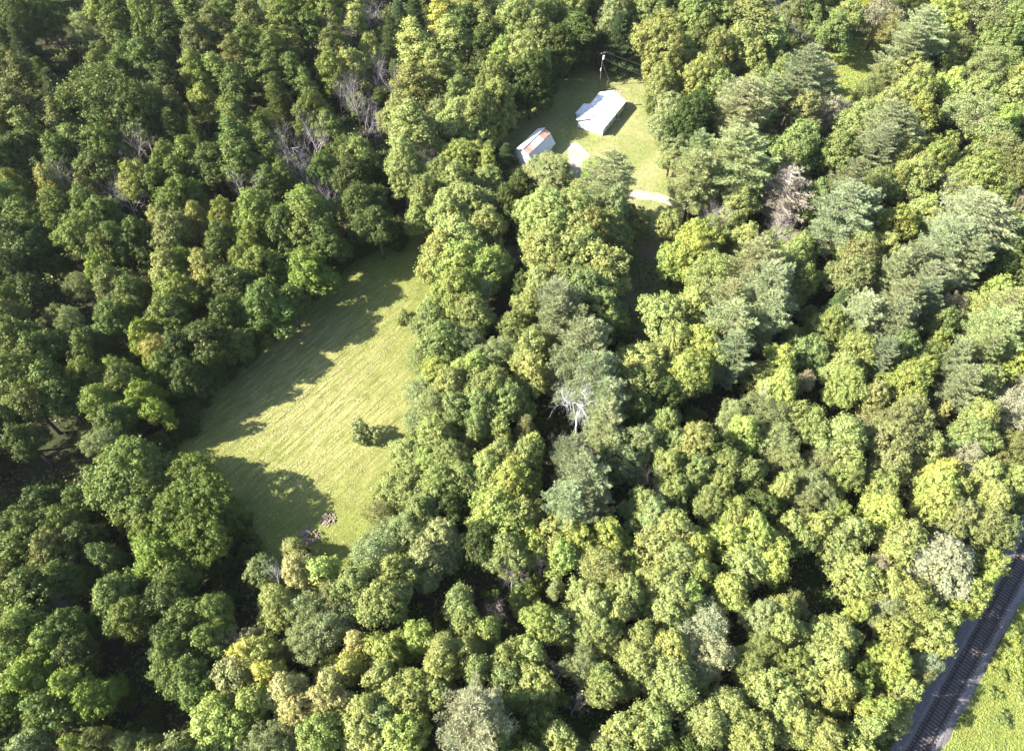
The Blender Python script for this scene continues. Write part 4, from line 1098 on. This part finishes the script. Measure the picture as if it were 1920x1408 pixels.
Bv 48 22.5 1.2 10.5;Bd 47.7 24.4 1.3 10.5;Bv 52 25.3 2.3 12.5;Gw 57.3 25.9 1.8 10.1;Gs 56.8 24.4 1.3 9;By 52.7 21.7 1 12;By 35 21.5 2.2 12.4;
By 39.2 22.4 1.5 11;By 28.8 19.9 2.4 12.8;By 25.8 17.7 2.4 12.8;By 30.1 17.5 2.2 12.3;By 37.2 17.7 2.4 12.8;By 40.4 16.8 2.4 12.8;Bv 47.7 19.5 1.9 14;
By 46.2 17.1 1.5 14;By 31.8 16.1 1.9 11.8;Hv 73.6 25.1 1.2 1.5;Hv 74.1 27.9 1.6 2.1;Hv 71.2 26 1.1 1.4;Hv 69 23.2 0.9 1.2;Hv 75.2 30.8 1.1 1.4;
Hv 73 22.2 1.2 1.5;Hg 69.2 19.8 1 1.3;Hd 64.1 19.6 0.8 1;Hd 77.1 32.7 1 1.3"""
rows = []
for e in DATA.replace('\n', '').split(';'):
    a, x, y, rad, h = e.split()
    rows.append([a[0], a[1], float(x), float(y), float(rad), float(h)])

CF = {'B': .62, 'T': .6, 'P': .58, 'S': .5, 'G': .6, 'D': .62, 'H': .5}
rng = random.Random(77)
# young trees under and between the tall ones
def inside(pt, poly):
    x, y = pt; c = False
    for i in range(len(poly)):
        (x1, y1), (x2, y2) = poly[i - 1], poly[i]
        if (y1 > y) != (y2 > y) and x < (x2 - x1) * (y - y1) / (y2 - y1) + x1:
            c = not c
    return c
DARKS = [PX(q) for q in ([(1160, 470), (1280, 470), (1290, 600), (1200, 680), (1150, 640)], [(1480, 1040), (1600, 1030), (1640, 1150), (1560, 1240), (1480, 1180)],
                         [(1040, 740), (1120, 760), (1110, 850), (1010, 830)], [(200, 1180), (330, 1130), (400, 1408), (240, 1408)], [(20, 860), (220, 860), (240, 960), (0, 960)],
                         [(1500, 185), (1670, 185), (1660, 250), (1530, 250)])]
def free(x, y, m=0.):
    if inside((x, y), FIELD) or inside((x, y), YARD) or inside((x, y), CLEAR):
        return False
    off = (np.array((x, y)) - RA) @ RN
    if off > -5.5:
        return False
    return not any(inside((x, y), q) for q in DARKS)
sap = []
tries = 0
while tries < 9000 and len(sap) < 290:
    tries += 1
    y = rng.uniform(8, 215)
    dep = y * math.sin(R(TILT)) + (CAM_H - 4) * math.cos(R(TILT))
    x = rng.uniform(-1, 1) * dep * .74
    if not free(x, y):
        continue
    if any((x - q[2]) ** 2 + (y - q[3]) ** 2 < (q[4] * .8 + .9) ** 2 for q in rows) or any((x - q[2]) ** 2 + (y - q[3]) ** 2 < 7.5 for q in sap):
        continue
    rad = rng.uniform(1.3, 2.3)
    left = x < -55 or (x < -20 and y > 115)
    sap.append(['M', rng.choice('mddmde' if left else 'ggyygvo'), x, y, rad, rng.uniform(5.0, 10.0)])
edge = []
def edge_shrubs(pts, n, seed, c='gdgdo'):
    r_ = random.Random(seed)
    for i in range(n):
        t = (i + r_.random()) / n * (len(pts) - 1)
        k = int(min(t, len(pts) - 2)); f = t - k
        u = pts[k][0] * (1 - f) + pts[k + 1][0] * f; v = pts[k][1] * (1 - f) + pts[k + 1][1] * f
        x, y = bp(u, v)
        rad = r_.uniform(1.3, 2.5)
        edge.append(['H', r_.choice(c), x + r_.gauss(0, .8), y + r_.gauss(0, .8), rad, rad * r_.uniform(1.2, 2.0)])
edge_shrubs([(262, 925), (305, 850), (352, 785), (450, 680), (560, 580), (672, 480), (745, 432)], 34, 61, 'ddgdgd')
edge_shrubs([(930, 250), (958, 215), (1010, 170), (1052, 115), (1120, 92), (1205, 88)], 20, 62, 'ddgd')
edge_shrubs([(1222, 205), (1232, 260), (1262, 310), (1300, 345)], 8, 63, 'ssgs')
edge_shrubs([(752, 900), (725, 980), (690, 1045)], 5, 64, 'ygsg')
edge_shrubs([(835, 500), (830, 560), (800, 620)], 6, 65, 'ygg')
# low shrubs in the gaps
tries = 0
while tries < 16000 and len(edge) < 250:
    tries += 1
    y = rng.uniform(8, 190)
    dep = y * math.sin(R(TILT)) + (CAM_H - 3) * math.cos(R(TILT))
    x = rng.uniform(-1, 1) * dep * .72
    if not free(x, y):
        continue
    if any((x - q[2]) ** 2 + (y - q[3]) ** 2 < (q[4] * .7 + .5) ** 2 for q in rows + sap) or any((x - q[2]) ** 2 + (y - q[3]) ** 2 < 6 for q in edge):
        continue
    rad = rng.uniform(1.2, 2.0)
    edge.append(['H', rng.choice('ddmg' if x < -40 else 'gmyv'), x, y, rad, rad * rng.uniform(1.3, 2.2)])
# trees just past the edges of the view, so that the woods go on (left, top, right)
ring = []
tries = 0
while tries < 6000 and len(ring) < 150:
    tries += 1
    y = rng.uniform(-4, 236)
    h = 8.0
    dep = y * math.sin(R(TILT)) + (CAM_H - h) * math.cos(R(TILT))
    x = rng.uniform(-1, 1) * dep * .86
    u, v = proj(x, y, h)
    if (-25 < u < 1945 and -25 < v < 1438) or v > 1520 or not free(x, y):
        continue
    if any((x - q[2]) ** 2 + (y - q[3]) ** 2 < 25 for q in rows + ring):
        continue
    ring.append(['B', rng.choice('ggydov'), x, y, rng.uniform(2.8, 4.2), rng.uniform(12, 17)])

def cat_word(k, c, rad, h):
    if k == 'M':
        return ('tall ' if h > 8.3 else 'short ' if h < 6.3 else '') + WORD[c] + ' young tree'
    nm, ct, w = kind_of(k, c)
    if k == 'P' and c == 'k':
        return 'pinkish dying pine'
    s = ''
    if k in 'BPG':
        s = 'big ' if rad > 4.4 else ('small ' if rad < 2.1 else '')
    return s + WORD[c] + ' ' + w

LAND = [('the white house', 1125, 212), ('the rusty-roofed barn', 1003, 275), ('the stone heaps in the field', 600, 990), ('the lone field bush', 670, 805),
        ('the pine with bare white limbs', 1095, 735), ('the dying pinkish pine', 1462, 400), ('the bright yellow tree near the railway', 1768, 905),
        ('the silvery tree by the railway', 1768, 1055), ('the dark hole in the woods', 1560, 1130), ('the pale pine at the bottom edge', 890, 1350),
        ('the purple-grey bare tree', 446, 362), ('the sunny clearing at the top', 1585, 115), ('the gravel drive end', 1215, 366),
        ('the round tree behind the house', 1243, 95), ('the big tree below the field', 300, 900), ('the pale bare tree', 137, 338),
        ('the yellow trees at the bottom', 470, 1230), ('the photo\'s top left corner', 0, 0), ('the photo\'s top right corner', 1920, 0),
        ('the photo\'s bottom left corner', 0, 1408), ('the olive round tree', 1122, 1062), ('the field\'s upper tip', 775, 440),
        ('the feathery willow-like tree', 776, 740), ('the two narrow pines', 1787, 710), ('the shaded soil clearing', 1225, 550),
        ('the field\'s left shaded corner', 330, 850), ('the right edge\'s tan trees', 1885, 765), ('the silvery tree low right', 1326, 1205)]
LAND = [(a, b / 1.0, c / 1.0) for a, b, c in LAND]
DIRS = ['right of', 'up and right of', 'straight above', 'up and left of', 'left of', 'down and left of', 'straight below', 'down and right of']
ORD = ['nearest', 'second', 'third', 'fourth', 'fifth', 'sixth', 'seventh', 'eighth', 'ninth', 'tenth', 'eleventh', 'twelfth', 'thirteenth', 'fourteenth', 'fifteenth', 'sixteenth', 'seventeenth', 'eighteenth', 'nineteenth', 'twentieth']
SPECIAL = {   # the trees that stand out by themselves
    'lone': 'rounded grey-green bush standing alone in the sunlit mown field, casting a shadow'}

allr = [('t', q) for q in rows] + [('s', q) for q in sap] + [('t', q) for q in edge]
pos = [proj(q[2], q[3], q[5] * CF.get(q[0], .6)) for _, q in allr]
own = []
for (u, v) in pos:
    own.append(min(range(len(LAND)), key=lambda i: math.hypot(u - LAND[i][1], v - LAND[i][2])))
labels = {}
byc = {}
for i, (u, v) in enumerate(pos):
    _, lu, lv = LAND[own[i]]
    d = math.hypot(u - lu, v - lv)
    if d < 14:
        sec = -1
    else:
        a = math.degrees(math.atan2(-(v - lv), u - lu)) % 360
        sec = int(((a + 22.5) % 360) // 45)
    byc.setdefault((own[i], sec, kind_of(*allr[i][1][:2])[1] if allr[i][1][0] != 'M' else 'sapling'), []).append((d, i))
for (li, sec, ct), L in byc.items():
    L.sort()
    for n_, (d, i) in enumerate(L):
        q = allr[i][1]
        w = cat_word(q[0], q[1], q[4], q[5])
        ln = LAND[li][0]
        if sec < 0:
            txt = w + ' right at ' + ln if n_ == 0 else w + ' beside ' + ln
        else:
            o = ORD[min(n_, 19)]
            txt = f'{w}, {o} {ct} {DIRS[sec]} {ln}'
        labels[i] = txt

def shrink(t):
    t = t.replace(' and right of', '-right of').replace(' and left of', '-left of').replace('straight ', '')
    ws = t.split()
    return ' '.join(ws[:16])

def place(q, name, cat, label, group, big_ok=True):
    k, c, x, y, rad, h = q
    key = k
    if k == 'B':
        key = 'X' if rad > 7.6 else 'L' if rad > 4.3 else ('M' if rad < 2.3 else 'B')
    if k == 'P' and c == 'k':
        key = 'K'
    P = PROTO[key][rng.randrange(len(PROTO[key]))]
    me, tr, r0, h0 = P
    root = bpy.data.objects.new(name, None)
    COL.objects.link(root)
    root.location = (x, y, 0)
    root.rotation_euler = (rng.gauss(0, .02), rng.gauss(0, .02), rng.uniform(0, 6.28))
    sr = rad / r0 * {'H': 1.05, 'D': 1.4, 'M': 1.25, 'G': 1.25, 'L': 1.2, 'X': .95}.get(key, 1.34)
    ar = rng.uniform(.88, 1.13)
    sr *= rng.uniform(.88, 1.14)
    root.scale = (sr * ar, sr / ar, h / h0 * (1.2 if k == 'D' else 1.0))
    root['label'] = label
    root['category'] = cat
    if group:
        root['group'] = group
    nm = {'D': 'branches'}.get(k, 'crown')
    o = bpy.data.objects.new(nm, me)
    COL.objects.link(o); o.parent = root
    pal = PALD if k == 'D' else (PALP if k in 'PS' else PAL)
    b = pal.get(c, PAL.get(c))
    f = rng.gauss(1, .11); hu = rng.gauss(0, .045)
    o.color = (min(.7, b[0] * f * (1 + hu)), min(.7, b[1] * f), min(.7, b[2] * f * (1 - hu * .6 + rng.gauss(0, .04))), 1)
    o2 = bpy.data.objects.new('trunk', tr)
    COL.objects.link(o2); o2.parent = root
    o2.color = o.color if k == 'D' else (.55, .5, .47, 1)
    return root

used = set()
for i, (src, q) in enumerate(allr):
    if src == 's':
        nm, ct = 'sapling', 'sapling'
    else:
        nm, ct, _ = kind_of(q[0], q[1])
    lb = shrink(labels[i])
    n_ = 1
    while lb in used:
        n_ += 1
        ws = shrink(labels[i]).split()
        lb = ' '.join([['', '', 'slightly lower', 'slightly higher', 'partly hidden', 'broader', 'narrower'][min(n_, 6)]] + ws[:14])
        if n_ > 8:
            break
    used.add(lb)
    place(q, nm, ct, lb, GROUP.get(nm))
for q in ring:
    nm, ct, _ = kind_of(q[0], q[1])
    u_, v_ = proj(q[2], q[3], 8)
    sd = 'left' if u_ < 0 else 'right' if u_ > 1920 else 'top' if v_ < 0 else 'bottom'
    place(q, 'outer_woods_tree', 'outer tree', f'leafy tree of the woods just past the {sd} edge of the view', f'trees past the {sd} edge of the view')

# lone bush in the field
q = ['H', 's', -26.6, 65.7, 2.1, 4.4]
place(q, 'field_bush', 'bush', SPECIAL['lone'], None)

# ------------------------------------------------------------------ ground cover
def scatter(n, fn, seed):
    r = np.random.default_rng(seed)
    out = []
    while len(out) < n:
        p = fn(r)
        if p is not None:
            out.append(p)
    return np.array(out, float), r

def inside_np(P, poly):
    x, y = P[:, 0], P[:, 1]
    c = np.zeros(len(P), bool)
    for i in range(len(poly)):
        (x1, y1), (x2, y2) = poly[i - 1], poly[i]
        k = ((y1 > y) != (y2 > y)) & (x < (x2 - x1) * (y - y1) / (y2 - y1 + 1e-12) + x1)
        c ^= k
    return c
def fill(poly, n, seed):
    r = np.random.default_rng(seed)
    A = np.array(poly); lo, hi = A.min(0), A.max(0)
    P = r.uniform(lo, hi, (n * 3, 2))
    P = P[inside_np(P, poly)][:n]
    return P, r

# undergrowth beneath the trees
r = np.random.default_rng(900)
P = np.stack([r.uniform(-150, 150, 420000), r.uniform(0, 225, 420000)], 1)
dep = P[:, 1] * math.sin(R(TILT)) + CAM_H * math.cos(R(TILT))
ok = (np.abs(P[:, 0]) < dep * .78) & ~inside_np(P, FIELD) & ~inside_np(P, YARD) & ~inside_np(P, CLEAR) & (((P - RA) @ RN) < -4.2)
lowf = np.sin(P[:, 0] * .31 + 1.3 * np.sin(P[:, 1] * .17)) + np.sin(P[:, 1] * .37 + 1.1 * np.sin(P[:, 0] * .23)) + r.normal(size=len(P)) * .7
P = P[ok & (lowf > -.2)][:200000]
C = np.column_stack([P, np.abs(r.normal(0, .45, len(P))) + .05])
nn = unit(r.normal(size=C.shape) * .6 + np.array((0, 0, 1.)))
o = link('undergrowth', quads_mesh('undergrowth', leaf_quads(C, nn, .30, r), M['leaf'], 4, r.random(len(C))), kind='stuff')
o.color = (.10, .14, .035, 1)

# bushy edge of weeds round field, yard and verge
def edge_pts(poly, n, spread, seed, z=.5):
    r = np.random.default_rng(seed)
    A = [np.array(p) for p in poly]
    L = np.array([np.linalg.norm(A[(i + 1) % len(A)] - A[i]) for i in range(len(A))])
    i = r.choice(len(A), n, p=L / L.sum())
    t = r.random(n)[:, None]
    A_ = np.array(A)
    P = A_[i] * (1 - t) + A_[(i + 1) % len(A)] * t + r.normal(size=(n, 2)) * spread
    k = np.sin(P[:, 0] * .9) + np.sin(P[:, 1] * .8 + 2) + 1.2
    return np.column_stack([P, np.abs(r.normal(0, z, n)) * np.clip(k, .15, 2)]), r
C, r = edge_pts(FIELD, 16000, .7, 31, .35)
C2, _ = edge_pts(YARD, 9000, .5, 32, .2)
C = np.concatenate([C, C2])
nn = unit(r.normal(size=C.shape) * .7 + np.array((0, 0, .8)))
o = link('weeds', quads_mesh('weeds', leaf_quads(C, nn, .16, r), M['leaf'], 4, r.random(len(C))), kind='stuff')
o.color = (.085, .115, .028, 1)

def blades(P, r, h, w, lean=.35):
    n = len(P)
    a = r.uniform(0, 6.283, n)
    s = np.stack([np.cos(a), np.sin(a), np.zeros(n)], 1) * (w * r.uniform(.6, 1.4, n))[:, None]
    top = np.column_stack([r.normal(0, lean, n) * h, r.normal(0, lean, n) * h, h * r.uniform(.5, 1.3, n)])
    V = np.empty((n, 3, 3), np.float32)
    V[:, 0] = P - s; V[:, 1] = P + s; V[:, 2] = P + top
    return V.reshape(-1, 3)

# short stubble and regrowth on the field, longer grass on the lower part
P, r = fill(FIELD, 90000, 41)
z = np.full(len(P), .03)
P3 = np.column_stack([P, z])
o = link('field_grass', quads_mesh('field_grass', blades(P3, r, .08, .06), M['leaf'], 3, r.random(len(P3)) * .5 + .25), kind='stuff')
o.color = (.165, .175, .055, 1)
# cut hay lying in rows along the mowing direction
P, r = fill(FIELD, 260000, 42)
ca, sa = math.cos(R(MOW)), math.sin(R(MOW))
al = P[:, 0] * ca + P[:, 1] * sa; ac = -P[:, 0] * sa + P[:, 1] * ca
ac2 = ac + .7 * np.sin(al * .07)
row = np.abs(((ac2 / 1.3 + .16 * np.sin(al * .45 + ac * 3.1)) % 1) - .5)
wv = np.sin(al * 1.1 + ac * 4.1) + np.sin(al * .43 - ac * 2.3 + 1) + r.normal(size=len(P)) * .6
dens = np.exp(-((P[:, 0] + 37) ** 2 / 170 + (P[:, 1] - 77) ** 2 / 500))
keep = (row < .26 + .1 * np.sin(ac * 7)) & (wv > .35) & (r.random(len(P)) < dens * 1.0 + .006)
P = P[keep][:42000]
C = np.column_stack([P, np.full(len(P), .07) + r.random(len(P)) * .08])
nn = unit(r.normal(size=C.shape) * .35 + np.array((0, 0, 1.)))
o = link('cut_hay', quads_mesh('cut_hay', leaf_quads(C, nn, .10, r, .4), M['needle'], 4, r.random(len(C))), kind='stuff')
o.color = (.50, .43, .24, 1)

P, r = fill(YARD, 50000, 43)
hb = inside_np(P, [tuple(hx(-.1, -.1, 0)[:2]), tuple(hx(L_ + .1, -.1, 0)[:2]), tuple(hx(L_ + .1, W_ + .1, 0)[:2]), tuple(hx(-.1, W_ + .1, 0)[:2])])
P = P[~hb]
P3 = np.column_stack([P, np.full(len(P), .03)])
o = link('lawn_grass', quads_mesh('lawn_grass', blades(P3, r, .09, .09), M['leaf'], 3, r.random(len(P3))), kind='stuff')
o.color = (.21, .225, .085, 1)

# tall rough grass on the bank past the railway, and by the verge
r = np.random.default_rng(44)
s_ = r.uniform(S0, 55, 90000); of = 2.4 + np.abs(r.normal(0, 9, 90000))
bump = .5 + .5 * np.sin(s_ * .9 + 1.5 * np.sin(of * .8)) * np.sin(of * 1.1 + s_ * .35)
P3 = np.array([(*(RA + RD * a + RN * b), .02 + c * .22) for a, b, c in zip(s_, of, bump)])
nn = unit(r.normal(size=P3.shape) * .6 + np.array((0, 0, 1.)))
P3[:, 2] += np.abs(r.normal(0, .15, len(P3)))
o = link('bank_weeds', quads_mesh('bank_weeds', leaf_quads(P3, nn, .095, r), M['leaf'], 4, r.random(len(P3)) * .6 + bump * .4), kind='stuff')
o.color = (.26, .29, .085, 1)
s_ = r.uniform(S0, 60, 16000); of = -2.95 - np.abs(r.normal(0, 1.4, 16000))
P3 = np.array([(*(RA + RD * a + RN * b), .03) for a, b in zip(s_, of)])
P3[:, 2] += np.abs(r.normal(0, .2, len(P3)))
nn = unit(r.normal(size=P3.shape) * .6 + np.array((0, 0, 1.)))
o = link('verge_weeds', quads_mesh('verge_weeds', leaf_quads(P3, nn, .14, r), M['leaf'], 4, r.random(len(P3))), kind='stuff')
o.color = (.10, .135, .03, 1)
P, r = fill(CLEAR, 14000, 45)
P3 = np.column_stack([P, np.full(len(P), .03)])
o = link('clearing_weeds', quads_mesh('clearing_weeds', blades(P3, r, .35, .12), M['leaf'], 3, r.random(len(P3))), kind='stuff')
o.color = (.25, .29, .075, 1)

# thin summer haze
m, nt, out = mat_new('haze')
pv = nt.nodes.new('ShaderNodeVolumePrincipled')
pv.inputs['Color'].default_value = (.92, .95, 1.0, 1)
pv.inputs['Density'].default_value = HAZE
pv.inputs['Anisotropy'].default_value = 0.2
nt.links.new(pv.outputs[0], out.inputs['Volume'])
g = Geo().box((0, 100, 57), (560, 460, 116))
link('haze', g.mesh('haze', m), kind='stuff')
